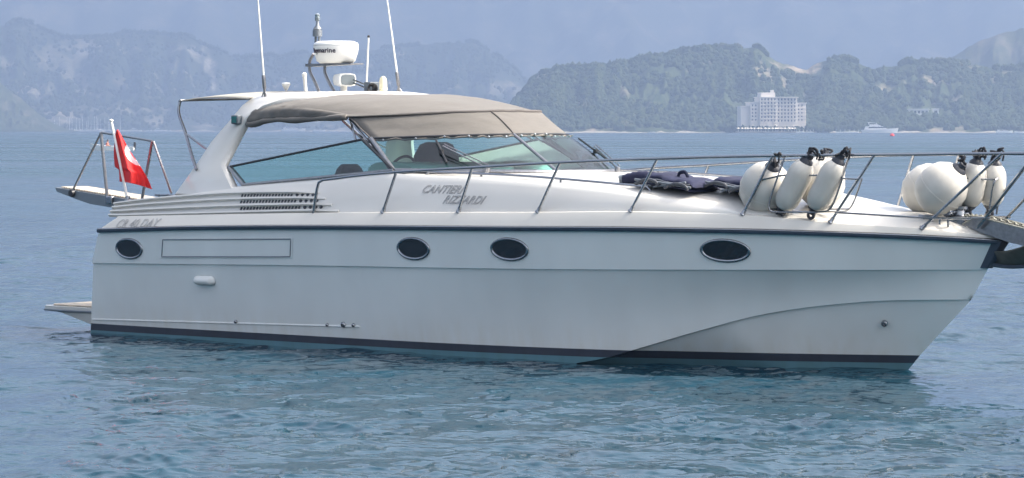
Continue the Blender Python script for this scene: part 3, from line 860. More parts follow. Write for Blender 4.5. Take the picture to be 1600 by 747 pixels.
# canvas top, visor
def ridge(k): q = abs(k) ** 2.75; return (5.11 - 1.255 * q, 1.25 * k, 2.535 - .07 * q)
def canopy_grid(n=64, m_=44):
    rows = []
    for i in range(m_ + 1):
        s = i / m_; row = []
        for j in range(n + 1):
            ph = (j / n * 2 - 1) * math.pi / 2; sn, cs = math.sin(ph), max(math.cos(ph), 0)
            k = math.copysign(abs(sn) ** .75, sn); y = 1.285 * k
            rx, _, rz = ridge(k * 1.0)
            xa = 2.24 + .62 * (1 - abs(k) ** 4) ; x = xa + (rx - xa) * s
            ze = 2.425 + .045 * s - .035 * math.exp(-((s - .05) / .12) ** 2)
            prof = cs ** .62
            zc = 2.735 if s < .4 else 2.735 - .10 * ((s - .4) / .6) ** 2
            lid = ze + (zc - ze) * prof * (1 - .05 * s)
            z = rz + (lid - rz) * (1 - s ** 3.2) if abs(k) < .97 else lid * (1 - s ** 6) + rz * s ** 6
            w = fbm(np.array([x * 2.2 + 3]), np.array([y * 2.4 + z * 3]), 41, 4)[0] - .5
            z += .045 * w * (1 - s * .6)
            # crumpled hem along the side
            hem = max(0, abs(k) - .72) / .28
            y += math.copysign(.022 * hem * math.sin(x * 11 + 3 * math.sin(x * 2.3)) * (1 - s), k) + math.copysign(.03 * hem * (fbm(np.array([x * 6.]), np.array([z * 9.]), 7, 3)[0] - .5) * 2, k)
            z += .02 * hem * (fbm(np.array([x * 3.]), np.array([k * 2.]), 13, 3)[0] - .5)
            row.append((x, y, z))
        rows.append(row)
    return rows
g = canopy_grid()
can = MB().loft(g).build('canopy', M['canvas'], yacht, angle=180, solid=.012)
mb = MB()
for sgn in (0, -1):   # rolled hems along both sides
    mb = MB(); path = [(r[sgn][0], r[sgn][1], r[sgn][2]) for r in g][::2]
    mb.tube(path, [.030 + .006 * math.sin(i * .7) for i in range(len(path))], 8)
    mb.build('canopy_hem', M['canvas'], can, angle=180)
mb = MB(); rows = []
for i in range(13):
    s = i / 12; row = []
    for j in range(49):
        k = j / 24 - 1
        p = Vector(lerp(ridge(k), (ws_top(k)[0] + .02, ws_top(k)[1], ws_top(k)[2] - .02), s))
        sag = .028 * math.sin(math.pi * s) * (1 - .5 * abs(math.sin(k * math.pi * 1.0)))
        wr = .02 * (fbm(np.array([k * 5 + 9]), np.array([s * 3.]), 23, 3)[0] - .5) + .010 * s ** 6 * math.sin(k * 60)
        row.append((p.x + sag * .6 + wr, p.y, p.z - sag * .4 + wr))
    rows.append(row)
vis = MB().loft(rows).build('visor', M['canvas'], yacht, angle=180, solid=.01)
mb = MB(); mb.tube([(p[0] + .004, p[1], p[2] + .006) for p in rows[0]], .016, 6)
for j in (0, 18, 48): mb.tube([(r[j][0] + .006, r[j][1], r[j][2] + .006) for r in rows], .010, 6)
mb.build('seam', M['canvas_dark'], vis, angle=180)
mb = MB(); mb.tube([(p[0], p[1], p[2]) for p in rows[-1]], .011, 6)
mb.build('hem', M['canvas'], vis, angle=180)
mb = MB()
for j in range(1, 48, 3):
    p = rows[-1][j]; k = j / 24 - 1; n = Vector((.8, k * 1.3, .5)).normalized(); MB().lathe([(.011, 0), (.011, .012), (.002, .016)], Vector(p) + n * .014, n, 8).build('snap_button', M['alu'], vis)
mb = MB()
for s in (-1, 1):
    mb = MB(); mb.tube([(ridge(s)[0], 1.24 * s, 2.45), (ws_top(s)[0] - .04, 1.34 * s, 2.20)], .014)
    a = ridge(s); mb.tube([(a[0] - .03, 1.2 * s, 2.44), (4.10, 1.37 * s, 2.21)], .012)
    mb.build('canopy_bow', M['steel'], yacht)

# aft shade awning with its poles
rows = []
for i in range(9):
    s = i / 8; rows.append([(.97 + (2.12 - .97) * s, 1.2 * k, 2.685 + .075 * (1 - k * k) + .02 * math.sin(math.pi * s) - .02 * (1 - s) * (1 - s)) for k in np.linspace(-1, 1, 17)])
aw = MB().loft(rows).build('aft_awning', M['awning'], yacht, angle=180, solid=.012)
mb = MB()
for s in (1, -1):
    p = [spot(281, 160, -1.2), spot(279, 172, -1.22), spot(282, 186, -1.25), spot(290, 208, -1.32), spot(300, 243, -1.45), spot(307, 265, -1.55)]
    p = [(.985, -1.2, 2.67)] + p
    mb.tube([(x, y * s, z) for x, y, z in curve(p, 4)], .018)
    a, b = spot(289, 208, -1.32), spot(329, 237, -1.40)
    mb.tube([(a[0], a[1] * s, a[2]), (b[0], b[1] * s, b[2])], .013)
mb.tube([(.985, -1.2, 2.67), (.985, 0, 2.70), (.985, 1.2, 2.67)], .014)
mb.build('awning_pole', M['steel'], aw)

# arch-top kit: radar, masts, aerials, lights
c = spot(525, 66, 0.0); cz = c[2]
def rp(u, v): return spot(u, v, 0.0)
rt, rb = rp(525, 64)[2], rp(525, 99)[2]; rad = (560 - 489.5) / 2 * W(*c)[1] / FPX
h = rt - rb
mb = MB().lathe([(.02, 0), (rad * .72, 0), (rad * .86, h * .10), (rad * .96, h * .45), (rad, h * .70), (rad, h * .80), (rad * .97, h * .90), (rad * .80, h * .985), (.02, h)], (c[0], 0, rb), n=48)
dome = mb.build('radome', M['plastic_white'], yacht, angle=60)
mb = MB().lathe([(rad * 1.004, h * .79), (rad * 1.012, h * .80), (rad * 1.004, h * .81)], (c[0], 0, rb), n=48); mb.build('radome_seam', M['alu'], dome)
mb = MB()
pl, pr_ = rp(487, 104), rp(556, 100)
mb.prism([(pl[0], -.10, rb - .035), (pr_[0], -.08, rb - .015), (pr_[0], -.08, rb - .001), (pl[0], -.10, rb - .001)], (0, .2, 0))
for y in (0.0,):
    mb.tube(curve([rp(490, 80)[:1] + (y, rp(490, 84)[2]), (rp(484, 96)[0], y, rp(484, 96)[2]), (rp(484.5, 112)[0], y, rp(484, 112)[2]), (rp(493, 130)[0], y, rp(492, 130)[2]), (rp(500, 150)[0], y, 2.74)], 4), .018)
    mb.tube(curve([(rp(508, 103)[0], y, rb - .03), (rp(508, 114)[0], y, rp(508, 114)[2]), (rp(516, 132)[0], y, rp(516, 132)[2]), (rp(525, 149)[0], y, 2.74)], 4), .018)
mb.build('radar_bracket', M['steel_dull'], yacht)
mb = MB()
m0 = rp(496, 26); zb = rp(496, 70)[2]
mb.tube([(m0[0] - .03, 0, zb - .1), (m0[0] - .03, 0, rp(0, 0)[2] * 0 + zb + .12)], .014); mb.tube([(m0[0] + .03, 0, zb - .1), (m0[0] + .03, 0, zb + .12)], .014)
mb.lathe([(.055, 0), (.055, .07), (.045, .075), (.05, .085), (.02, .13), (.018, .2)], (m0[0], 0, rp(496, 57)[2]), n=14)
mast = mb.build('light_mast', M['alu'], yacht)
mb = MB().lathe([(.018, 0), (.032, .01), (.032, .045), (.026, .05), (.03, .06), (.03, .075), (.01, .09)], (m0[0], 0, rp(496, 33)[2]), n=12); mb.build('anchor_light', M['lens'], mast)
# searchlight
p = rp(537, 125)
mb = MB(); x, z = p[0], p[2]; f = Vector((.93, -.37, 0)).normalized(); sd = Vector((-f.y, f.x, 0)); rows = []
for d, s in ((-.19, .35), (-.17, .62), (-.10, .88), (0, .98), (.10, 1.0), (.13, .95)):
    ring = []
    for a in range(16):
        an = 2 * math.pi * a / 16; cx, sy = math.cos(an), math.sin(an)
        e = (abs(cx) ** 5 + abs(sy) ** 5) ** (-1 / 5)
        q = Vector((x, 0, z)) + f * d + sd * (cx * e * .105 * s) + Vector((0, 0, sy * e * .075 * s)); ring.append(tuple(q))
    rows.append(ring)
mb.loft(rows, True, True)
mb.lathe([(.05, 0), (.05, .02), (.038, .03), (.038, .16)], (x, 0, z - .20), n=14)
sl = mb.build('searchlight', M['plastic_white'], yacht, angle=45)
mb = MB(); ring = []
for a in range(16):
    an = 2 * math.pi * a / 16; cx, sy = math.cos(an), math.sin(an); e = (abs(cx) ** 5 + abs(sy) ** 5) ** (-1 / 5)
    ring.append(tuple(Vector((x, 0, z)) + f * .132 + sd * (cx * e * .085) + Vector((0, 0, sy * e * .058))))
mb.prism(ring, f * .006); mb.build('lamp_glass', M['lens'], sl)
# loudhailer, dome aerial, gps mushroom, stubs
p = spot(583, 137, 0.0)
mb = MB(); ax_ = Vector((.85, -.53, 0)); c0 = Vector((p[0], p[1], p[2]))
mb.box(c0.x - .075, c0.x + .03, -.075, .075, c0.z - .075, c0.z + .065)
horn = mb.build('loudhailer', M['speaker'], yacht, bevel=.01)
mb = MB().lathe([(.035, 0), (.062, .05), (.056, .052), (.02, .01)], c0 + Vector((.02, -.04, -.01)), ax_, 18); mb.build('horn_mouth', M['black'], horn)
mb = MB()
for dz in (.05, .015): mb.tube([spot(552, 129, .0)[:2] + (spot(552, 129, 0)[2] + dz - .02,), (c0.x - .05, -.03, c0.z + dz - .03)], .010, 6)
mb.build('trumpet_horn', M['steel'], yacht)
p = spot(598.5, 141, 0.3)
mb = MB().lathe([(.045, -.07), (.045, 0), (.052, .003), (.052, .02), (.047, .025), (.044, .10), (.036, .135), (.02, .155), (.002, .16)], p, n=18); mb.build('dome_aerial', M['plastic_cream'], yacht)
p = spot(447, 147, -.3)
mb = MB().lathe([(.012, -.07), (.012, .045), (.02, .05), (.045, .10), (.05, .115), (.04, .13), (.003, .135)], p, n=16); mb.build('mushroom_aerial', M['plastic_white'], yacht)
p, q = spot(478, 147, .1), spot(475, 110, .1)
mb = MB().lathe([(.022, -.03), (.022, .01), (.019, .012), (.022, .20), (.028, .21), (.028, .235), (.01, .25)], p, (q[0] - p[0], 0, q[2] - p[2]), n=12); mb.build('stub_aerial', M['plastic_white'], yacht)
p, q = spot(572, 147, .2), spot(576, 57, .2)
mb = MB().tube([p, lerp(p, q, .15), lerp(p, q, .16), q], [.018, .018, .010, .009], 8); wa = mb.build('short_whip', M['plastic_white'], yacht)
mb = MB().ball(q, .017, n=8); mb.build('whip_tip', M['black'], wa)
for (u0, v0, u1, v1, y) in ((414.5, 155, 403, 0, -1.05), (625, 149, 605, 0, 1.05)):
    p, q = Vector(spot(u0, v0, y)), Vector(spot(u1, v1, y)); d = q - p
    mb = MB().tube([p + d * .22, p + d * 1.0, p + d * 1.9], [.011, .008, .003], 8); w = mb.build('whip_aerial', M['plastic_white'], yacht)
    mb = MB().tube([p - d * .02, p + d * .10, p + d * .11, p + d * .24], [.014, .014, .021, .021], 8)
    mb.tube([p + Vector((-.05, -.03, -.03)), p + d * .10], .008, 6); mb.tube([p + Vector((.07, .02, -.02)), p + d * .08], .008, 6)
    mb.build('ratchet_mount', M['steel_dull'], w)

# helm: seats and dash seen through the glass
mb = MB()
c = spot(546, 262, -.5)
rows = []
for zz, hw, d in ((zf + .35, .22, .05), (1.5, .24, .06), (1.80, .22, .06), (1.90, .17, .055), (1.955, .11, .04)):
    rows.append([(c[0] + dx * d, -.5 + dy * hw, zz) for dx, dy in ((-1, -.8), (-1, .8), (-.6, 1), (.6, 1), (1, .8), (1, -.8), (.6, -1), (-.6, -1))])
mb.loft(rows, True, True); mb.box(c[0], c[0] + .5, -.75, -.25, zf + .35, zf + .5); mb.box(c[0] + .1, c[0] + .35, -.62, -.38, zf, zf + .35)
mb.build('helm_seat', M['dark'], yacht, bevel=.02)
mb = MB()
c = spot(665, 240, .15); rows = []
for zz, hw in ((1.3, .32), (1.8, .34), (2.05, .30), (2.17, .2), (2.20, .08)):
    rows.append([(c[0] + .12 + dx * .10, c[1] + .05 + dy * hw, zz) for dx, dy in ((-1, -.8), (-1, .8), (-.5, 1), (.5, 1), (1, .8), (1, -.8), (.5, -1), (-.5, -1))])
mb.loft(rows, True, True); mb.build('companion_seat', M['seat_dark'], yacht, angle=60)
mb = MB()
mb.loft([[(4.6 + .55 * math.cos(a) * (1 if math.cos(a) > 0 else .4) - (y * y) * .2, y, 1.86 + .13 * abs(math.sin(a)) ** .8) for a in np.linspace(0, math.pi, 9)] for y in np.linspace(-1.2, -.2, 8)], caps=True)
mb.ball((4.75, .45, 1.90), .42, .34, .10); mb.ball((5.0, -.2, 1.90), .25, .24, .09)
mb.build('dashboard', M['seat_green'], yacht, angle=60)
c = Vector((4.02, -.62, 1.86)); d1 = Vector((0, 1, 0)); d2 = Vector((.35, 0, .94))
mb = MB().tube([c + d1 * (math.cos(q) * .20) + d2 * (math.sin(q) * .20) for q in np.linspace(0, 2 * math.pi, 25)[:-1]], .016, 6, closed=True)
for q in (0.5, 2.6, 4.71): mb.tube([c + Vector((.06, 0, -.02)), c + d1 * (math.cos(q) * .2) + d2 * (math.sin(q) * .2)], .011, 6)
mb.tube([c + Vector((.06, 0, -.02)), c + Vector((.35, 0, -.12))], .03, 8)
mb.build('steering_wheel', M['black'], yacht)

# portholes, hatch, vents and skin fittings on the topsides
PORT = [(202, 388.5, .245), (646, 388.5, .24), (796, 389.5, .245), (1133, 391.5, .262)]
for (u, v, rx) in PORT:
    p, n, tx, tz = hull_spot(u, v)
    rz = .122
    sf = skin
    def ell(kx, kz, o, m=36):
        out = []
        for i in range(m):
            q = p + tx * (math.cos(2 * math.pi * i / m) * kx) + tz * (math.sin(2 * math.pi * i / m) * kz)
            out.append(tuple(sf(q.x, q.z) + n * o))
        return out
    mb = MB(); mb.loft([ell(rx, rz, -.01), ell(rx, rz, .010), ell(rx - .010, rz - .010, .018), ell(rx - .024, rz - .024, .016), ell(rx - .032, rz - .030, .004)], True)
    fr = mb.build('porthole', M['steel'], yacht, angle=60)
    mb = MB(); mb.loft([[tuple(sf(p.x, p.z) + n * .006)] * 36] + [ell((rx - .03) * k, (rz - .028) * k, .006) for k in (.25, .5, .75, 1)], True); mb.build('porthole_pane', M['porthole_glass'], fr)
def patch(corners, out, inset=0.0):
    """panel laid on the topsides between four pixel corners"""
    G = []
    for j in range(3):
        row = []
        for i in range(17):
            a = lerp(corners[0], corners[1], i / 16); b = lerp(corners[3], corners[2], i / 16); q = lerp(a, b, j / 2)
            p, n, _, _ = hull_spot(*q); row.append(tuple(p + n * out))
        G.append(row)
    return G
mb = MB(); A = [(252, 372), (458, 371), (457, 403.5), (250, 403.5)]; B2 = [(255, 374.5), (455, 373.5), (454, 401), (253.5, 401)]
g_ = patch(A, .006); mb.loft(g_); mb.loft([[g_[0][i] for i in range(17)], patch(A, -.01)[0]]); mb.loft([[g_[2][i] for i in range(17)], patch(A, -.01)[2]])
hatch = mb.build('side_hatch', M['hull'], yacht, angle=25)
def border(cs, out):
    pts = []
    for k in range(4):
        for i in range(10):
            q = lerp(cs[k], cs[(k + 1) % 4], i / 10); p, n, _, _ = hull_spot(*q); pts.append(tuple(p + n * out))
    return pts
mb = MB().tube(border(B2, .008), .0065, 6, closed=True); mb.build('hatch_gasket', M['alu'], hatch)
mb = MB()
p, n, tx, tz = hull_spot(321, 438); rows = []
for sx in np.linspace(-1, 1, 11):
    w = (1 - abs(sx) ** 6) ** .5; rows.append([tuple(p + tx * (sx * .165) + tz * (math.cos(a) * .052 * (.55 + .45 * w)) + n * (.008 + .065 * math.sin(a) * w)) for a in np.linspace(0, math.pi, 9)])
mb.loft(rows, False); mb.build('vent_cowl', M['plastic_white'], yacht, angle=60)
for (u, v, r) in ((369, 502.5, .016), (512, 507.5, .016), (537, 507.5, .026), (553, 508, .018), (1382, 505.5, .026)):
    p, n, tx, tz = hull_spot(u, v)
    mb = MB().lathe([(r * 1.3, -.01), (r * 1.3, .008), (r, .020), (r * .6, .024), (r * .55, .004)], p, n, 14); mb.build('skin_fitting', M['steel'], yacht)
mb = MB()
path = [tuple(hull_spot(lerp((145, 499), (562, 510.5), i / 30)[0], lerp((145, 499), (562, 510.5), i / 30)[1])[0]) for i in range(31)]
mb.tube(path, .010, 6); mb.build('spray_rail', M['hull'], yacht)

# lettering
def letters(txt, size, shear, outline, bold=0.0):
    cu = bpy.data.curves.new('tmp_text', 'FONT'); cu.body = txt; cu.size = size; cu.shear = shear; cu.space_character = 1.04
    if outline: cu.fill_mode = 'NONE'; cu.bevel_depth = outline; cu.bevel_resolution = 0; cu.resolution_u = 3
    else: cu.extrude = .003; cu.resolution_u = 4; cu.offset = bold
    o = bpy.data.objects.new('tmp_text', cu); col.objects.link(o)
    bpy.context.view_layer.update()
    me = bpy.data.meshes.new_from_object(o.evaluated_get(bpy.context.evaluated_depsgraph_get()))
    vs = [v.co.copy() for v in me.vertices]; fs = [tuple(p.vertices) for p in me.polygons]
    bpy.data.objects.remove(o); bpy.data.curves.remove(cu); bpy.data.meshes.remove(me)
    w0, w1 = min(v.x for v in vs), max(v.x for v in vs)
    return vs, fs, w0, w1
def bulwark_pt(x, s):
    t = max(0, min(1, (x - .5) / 11.1)); r, e = rub_pt(t), edge_pt(t); return Vector(lerp(r, e, s)) 
def lay(name, txt, c0, width, height, place, material, shear=.35, outline=.0023):
    vs, fs, w0, w1 = letters(txt, 1.0, shear, outline / height * .72)
    mb = MB(); k = width / (w1 - w0)
    mb.add([place((v.x - w0) * k, v.y / .72 * height, v.z * height) for v in vs], fs)
    return mb.build(name, material, yacht, angle=40, recalc=False)
# yacht type on the quarter
x0 = .70
def pl_quarter(a, b, c):
    x = x0 + a; t = max(0, (x - .5) / 11.1); r, e = rub_pt(t), edge_pt(t)
    s = (.022 + b) / .165; q = lerp(r, e, s); return (x, q[1] - .008 - c, q[2])
lay('quarter_lettering', 'CR 40 DAY', x0, .78, .105, pl_quarter, M['letter'])
def pl_cabin(x_, z_):
    def f(a, b, c):
        x = x_ + a; d = max(.05, top_z(x) - deck_z(x)); s = (z_ + b - deck_z(x)) / d
        return side_pt(x, s, .016 + c)
    return f
lay('cabin_lettering', 'CANTIERI', 0, .60, .082, pl_cabin(5.43, 1.675), M['letter'], outline=.0022)
lay('cabin_lettering', 'RIZZARDI', 0, .58, .082, pl_cabin(5.80, 1.573), M['letter'], outline=.0022)
# maker's word round the radome
vs, fs, w0, w1 = letters('Raymarine', 1.0, 0, 0, bold=.012)
zl = rp(520, 83)[2]; hh = .058
def pl_dome(v):
    k = hh / .72; an = (v.x - w1) * k / rad
    # last letter ends just past the side that faces the viewer
    ang = R(-44) + an
    z = zl + v.y * k; rr = rad * (.965 + .035 * min(1, max(0, ((z - rb) / h - .45) / .25))) + .003 + v.z
    return (c_r[0] + rr * math.cos(ang), rr * math.sin(ang), z)
c_r = rp(525, 66)
MB().add([pl_dome(v) for v in vs], fs).build('radome_lettering', M['letter_dark'], dome, recalc=False)

# guard rails
def rail_y(x): return max(bs(x) * .95, .30 - .05 * max(0, x - 11.3))
rail_z = spl([3.95, 4.05, 4.25, 5.22, 6.31, 7.44, 8.53, 9.53, 10.57, 11.8, 12.5], [1.70, 1.785, 1.815, 1.895, 1.95, 2.009, 2.052, 2.081, 2.096, 2.111, 2.115])
def at_u(fn, u, a, b):
    for _ in range(50):
        m_ = (a + b) / 2
        if pix(*fn(m_))[0] < u: a = m_
        else: b = m_
    return fn((a + b) / 2)
rail_pt = lambda x: (x, -rail_y(x), rail_z(x))
foot_pt = lambda x: (x, -bs(x) * .95 + .02, deck_z(x))
for s in (1, -1):
    mb = MB()
    f0 = at_u(foot_pt, 490, 2, 8)
    path = [f0, lerp(f0, (4.02, -1.85, 1.80), .5), (3.995, -1.845, 1.70), (4.03, -1.85, 1.775), (4.10, -1.852, 1.802), (4.3, -1.853, 1.82)] + [rail_pt(x) for x in np.linspace(4.5, 12.2, 60)] + [(12.38, -.18, 2.114), (12.42, 0, 2.114)]
    mb.tube([(x, y * s, z) for x, y, z in path], .0155, 8)
    gr = mb.build('guard_rail', M['steel'], yacht, angle=60)
    for fu, tu in ((598, 619), (716, 738), (840, 875), (985, 1027), (1160, 1207), (1297, 1366), (1440, 1565)):
        a, b = at_u(foot_pt, fu, 2, 11.5), at_u(rail_pt, tu, 3, 12.3)
        mb = MB().tube([(a[0], a[1] * s, a[2]), (b[0], b[1] * s, b[2])], .0145, 8)
        d = (Vector(b) - Vector(a)).normalized()
        mb.lathe([(.03, 0), (.03, .008), (.021, .02), (.019, .06)], (a[0], a[1] * s, a[2]), (d.x, d.y * s, d.z), 10)
        mb.build('stanchion', M['steel'], gr)
    mb = MB()
    mb.tube([(x, y * s, z) for x, y, z in [(11.45, -.16, 1.40), (12.2, -.26, 2.11)]], .0145)
    mb.build('stanchion', M['steel'], gr)
    mb = MB()
    a = at_u(foot_pt, 1297, 8, 11.5); b = at_u(foot_pt, 1440, 8, 11.5)
    q = [(a[0] + .06, a[1], a[2] + .10), (b[0] + .13, b[1] + .02, b[2] + .10), (11.6, -.16, 1.50)]
    mb.tube([(x, y * s, z) for x, y, z in q], .011, 6)
    mb.build('low_rail', M['steel'], gr)
# fender basket on the starboard rail
mb = MB()
yb = lambda u: -1.10 + (u - 1200) / 115 * .24
lo = [spot(u, v, yb(u)) for u, v in ((1215, 277), (1207, 300), (1202, 318), (1203, 327), (1210, 331), (1250, 331.5), (1286, 331), (1296, 327), (1303, 316), (1310, 297), (1316, 279))]
mb.tube(curve(lo, 3), .010, 6)
mb.tube([spot(1188, 281.5, yb(1188)), spot(1214, 276, yb(1214)), spot(1222, 274, yb(1222)), spot(1312, 274, yb(1312)), spot(1316, 279, yb(1316)), spot(1341, 280, yb(1341) + .05)], .009, 6)
for u in (1215, 1316): a = spot(u, 277, yb(u)); mb.tube([a, at_u(rail_pt, u + 12, 8, 12)], .009, 6)
inn = [(x + .05, y + .24, z) for x, y, z in lo]; mb.tube(curve(inn, 3), .009, 6)
for k in (3, 7): mb.tube([lo[k], inn[k]], .009, 6)
mb.build('fender_basket', M['steel'], yacht, angle=60)
# basket at the bow
mb = MB()
for s in (1,):
    q = [spot(1545, 335, .18), spot(1550, 300, .18), spot(1555, 281, .18), spot(1566, 279, .4), spot(1562, 300, .4), spot(1557, 335, .4)]
    mb.tube(curve(q, 3), .010, 6); mb.tube([spot(1500, 278, -.05), spot(1556, 281, .18)], .008, 6)
mb.build('fender_basket', M['steel'], yacht, angle=60)

# swim platform
mb = MB()
zt = .29
pts = []
def plat(k):
    return -1.72 * k
xb, xa = .05, -.96
top = [(xb, -1.70), (-.55, -1.72), (xa + .10, -1.69), (xa, -1.60), (xa - .06, -.8), (xa - .08, 0)]
top = top + [(x, -y) for x, y in top[-2::-1]]
zl_ = lambda x: zt - .055 - .15 * max(0, min(1, (x + .75) / .8)) ** 1.6
rows = [[(x, y, zt) for x, y in top], [(x, y, zt - .05) for x, y in top], [(x, y * .985, zl_(x)) for x, y in top]]
mb.loft(rows, False); n = len(top)
mb.add(rows[0], [tuple(range(n))]); 
for i in range(n // 2): mb.add([rows[2][i], rows[2][i + 1], rows[2][n - 2 - i], rows[2][n - 1 - i]], [(0, 1, 2, 3)])
sp = mb.build('swim_platform', M['gelcoat'], yacht)
mb = MB(); mb.prism([(x + (.05 if x < -.2 else 0), y * .95, zt + .004) for x, y in top], (0, 0, .012)); mb.build('teak_deck', M['teak'], sp)
mb = MB(); mb.tube([(x, y * 1.004, zt - .045) for x, y in top], .014, 6); mb.build('edge_trim', M['alu'], sp)

# gangway folded out over the stern
gx = lambda t: -1.62 + t * 1.72
gz = lambda t: 1.648 - t * .155
gw = empty('gangway', W(.1, -.72, 1.49), R(YAW), 'teak topped grey gangway sticking out over the stern with steel rails', 'gangway')
def rel(p, o): return (p[0] - o[0], p[1] - o[1], p[2] - o[2])
GO = (.1, -.72, 1.49)
mb = MB()
rows = []
for t in np.linspace(0, 1, 9):
    d = .035 + .095 * min(1, t * 2.5 + .15)
    rows.append([(gx(t), -.95, gz(t)), (gx(t), -.50, gz(t)), (gx(t) + .03 * (1 - t), -.50, gz(t) - d), (gx(t) + .03 * (1 - t), -.95, gz(t) - d)])
mb.loft(rows, True, True); mb.shift([-k for k in GO]); mb.build('gangway_frame', M['alu'], gw, bevel=.006)
mb = MB()
for i in range(34):
    t0, t1 = .05 + i * .0278, .05 + i * .0278 + .021
    mb.add([(gx(t0), -.925, gz(t0) + .006), (gx(t1), -.925, gz(t1) + .006), (gx(t1), -.525, gz(t1) + .006), (gx(t0), -.525, gz(t0) + .006), (gx(t0), -.925, gz(t0) + .020), (gx(t1), -.925, gz(t1) + .020), (gx(t1), -.525, gz(t1) + .020), (gx(t0), -.525, gz(t0) + .020)],
           [(0, 1, 2, 3), (4, 5, 6, 7), (0, 1, 5, 4), (2, 3, 7, 6), (0, 3, 7, 4), (1, 2, 6, 5)])
mb.shift([-k for k in GO]); mb.build('slats', mat('grey_teak', (.46, .40, .33), .7, var=.15, vscale=9), gw)
yg = -.94
def G(u, v, y=yg): return rel(spot(u, v, y), GO)
for nm, a, b, r in (('rail_post', (158, 207), (168, 312), .020), ('rail_strut', (158, 207), (112, 301), .013), ('top_rail', (158, 207), (238, 220.5), .013), ('rail_post', (238, 220.5), (221, 316), .018), ('rail_strut', (240, 221), (268, 302), .014)):
    MB().tube([G(*a), G(*b)], r, 8).build(nm, M['steel_dull'], gw)
MB().lathe([(.04, -.03), (.045, 0), (.04, .03)], G(113, 302, yg - .02), (0, 1, 0), 14).build('hinge_knob', M['black'], gw)
mb = MB()
c = G(171, 312.5, yg - .03); mb.box(c[0] - .06, c[0] + .06, c[1] - .02, c[1] + .03, c[2] - .045, c[2] + .045); mb.build('rail_socket', M['steel'], gw, bevel=.012)
# cleats at the stern
for u in (253, 272):
    p = spot(u, 305, -.9); mb = MB().tube([(p[0] - .12, p[1], 1.58), (p[0] + .12, p[1], 1.58)], .013, 6); mb.tube([(p[0] - .04, p[1], 1.42), (p[0] - .05, p[1], 1.58)], .011, 6); mb.tube([(p[0] + .04, p[1], 1.42), (p[0] + .05, p[1], 1.58)], .011, 6)
    mb.build('cleat', M['steel'], yacht)
for u, v in ((1475, 333), (1450, 335)):
    p = spot(u, v + 9, -.25); zz = deck_z(p[0]) + .06
    mb = MB().tube([(p[0] - .11, p[1], zz + .05), (p[0] + .11, p[1], zz + .05)], .012, 6); mb.tube([(p[0] - .05, p[1], zz - .03), (p[0] - .05, p[1], zz + .05)], .011, 6); mb.tube([(p[0] + .05, p[1], zz - .03), (p[0] + .05, p[1], zz + .05)], .011, 6)
    mb.build('cleat', M['steel'], yacht)

# bow roller and windlass
mb = MB()
for s in (-1, 1):
    mb.prism([(11.25, s * .11, 1.43), (11.42, s * .11, 1.50), (11.95, s * .11, 1.40), (12.35, s * .11, 1.32), (12.38, s * .11, 1.22), (12.1, s * .11, 1.22), (11.80, s * .11, 1.27), (11.45, s * .11, 1.36)], (0, s * .012, 0))
mb.prism([(11.3, -.11, 1.395), (11.8, -.11, 1.33), (12.3, -.11, 1.23), (12.3, -.11, 1.245), (11.8, -.11, 1.345), (11.3, -.11, 1.41)], (0, .22, 0))
br = mb.build('bow_roller', M['steel_dull'], yacht)
MB().lathe([(.03, -.10), (.05, -.09), (.025, 0), (.05, .09), (.03, .10)], (12.28, 0, 1.29), (0, 1, 0), 14).build('roller_wheel', M['black'], br)
mb = MB()
for s in (-1, 1): mb.tube([(11.25, s * .117, 1.435), (11.42, s * .117, 1.507), (11.95, s * .117, 1.407), (12.35, s * .117, 1.327)], .010, 6)
mb.build('edge_trim', M['galv'], br)
wp = spot(1500, 345, 0)
zz = deck_z(11.12) + .08
mb = MB().box(11.0, 11.28, -.12, .12, zz - .05, zz + .012); mb.lathe([(.09, 0), (.09, .05), (.06, .06), (.055, .10), (.085, .115), (.085, .14), (.03, .15)], (11.12, 0, zz), n=18)
mb.lathe([(.05, -.16), (.055, -.08), (.035, -.05), (.035, .05)], (11.08, 0, zz + .09), (0, 1, 0), 12)
mb.build('windlass', M['steel'], yacht, angle=40)

# anchor stowed under the roller, with its chain
AO = (11.9, 0, 1.1)
an = empty('anchor', W(*AO), R(YAW), 'galvanised anchor hanging under the bow roller with its chain', 'anchor')
mb = MB()
mb.prism([rel(p, AO) for p in [(11.50, -.035, 1.395), (12.25, -.035, 1.215), (12.30, -.035, 1.26), (11.50, -.035, 1.425)]], (0, .07, 0)); mb.build('shank', M['galv'], an)
mb = MB()
rows = []
for t in np.linspace(0, 1, 7):
    x = 11.52 + t * .72; w = .02 + .20 * math.sin(math.pi * min(1, t * 1.1) * .62); zk = 1.06 + t * .10 - .05 * math.sin(math.pi * t)
    rows.append([rel((x, -w, zk + .12 + .04 * t), AO), rel((x, 0, zk), AO), rel((x, w, zk + .12 + .04 * t), AO)])
mb.loft(rows); mb.build('fluke', M['olive'], an, solid=.02)
mb = MB(); mb.tube([tuple(Vector(r[1]) - Vector((0, 0, .012))) for r in rows], .022, 6); mb.build('fluke_edge', M['navy_rub'], an)
mb = MB()
cp = [(11.15, .0, zz + .05), (11.42, 0, 1.50), (11.9, 0, 1.42), (12.25, 0, 1.345)]
cp = curve(cp, 12)
for i in range(len(cp) - 1):
    a, b = Vector(rel(cp[i], AO)), Vector(rel(cp[i + 1], AO)); d = (b - a); sd = Vector((0, 1, 0)) if i % 2 else d.cross(Vector((0, 1, 0))).normalized()
    c_ = (a + b) / 2; L_ = d.length * .68
    mb.tube([c_ + d.normalized() * (math.cos(q) * L_) + sd * (math.sin(q) * .017) for q in np.linspace(0, 2 * math.pi, 9)[:-1]], .007, 5, closed=True)
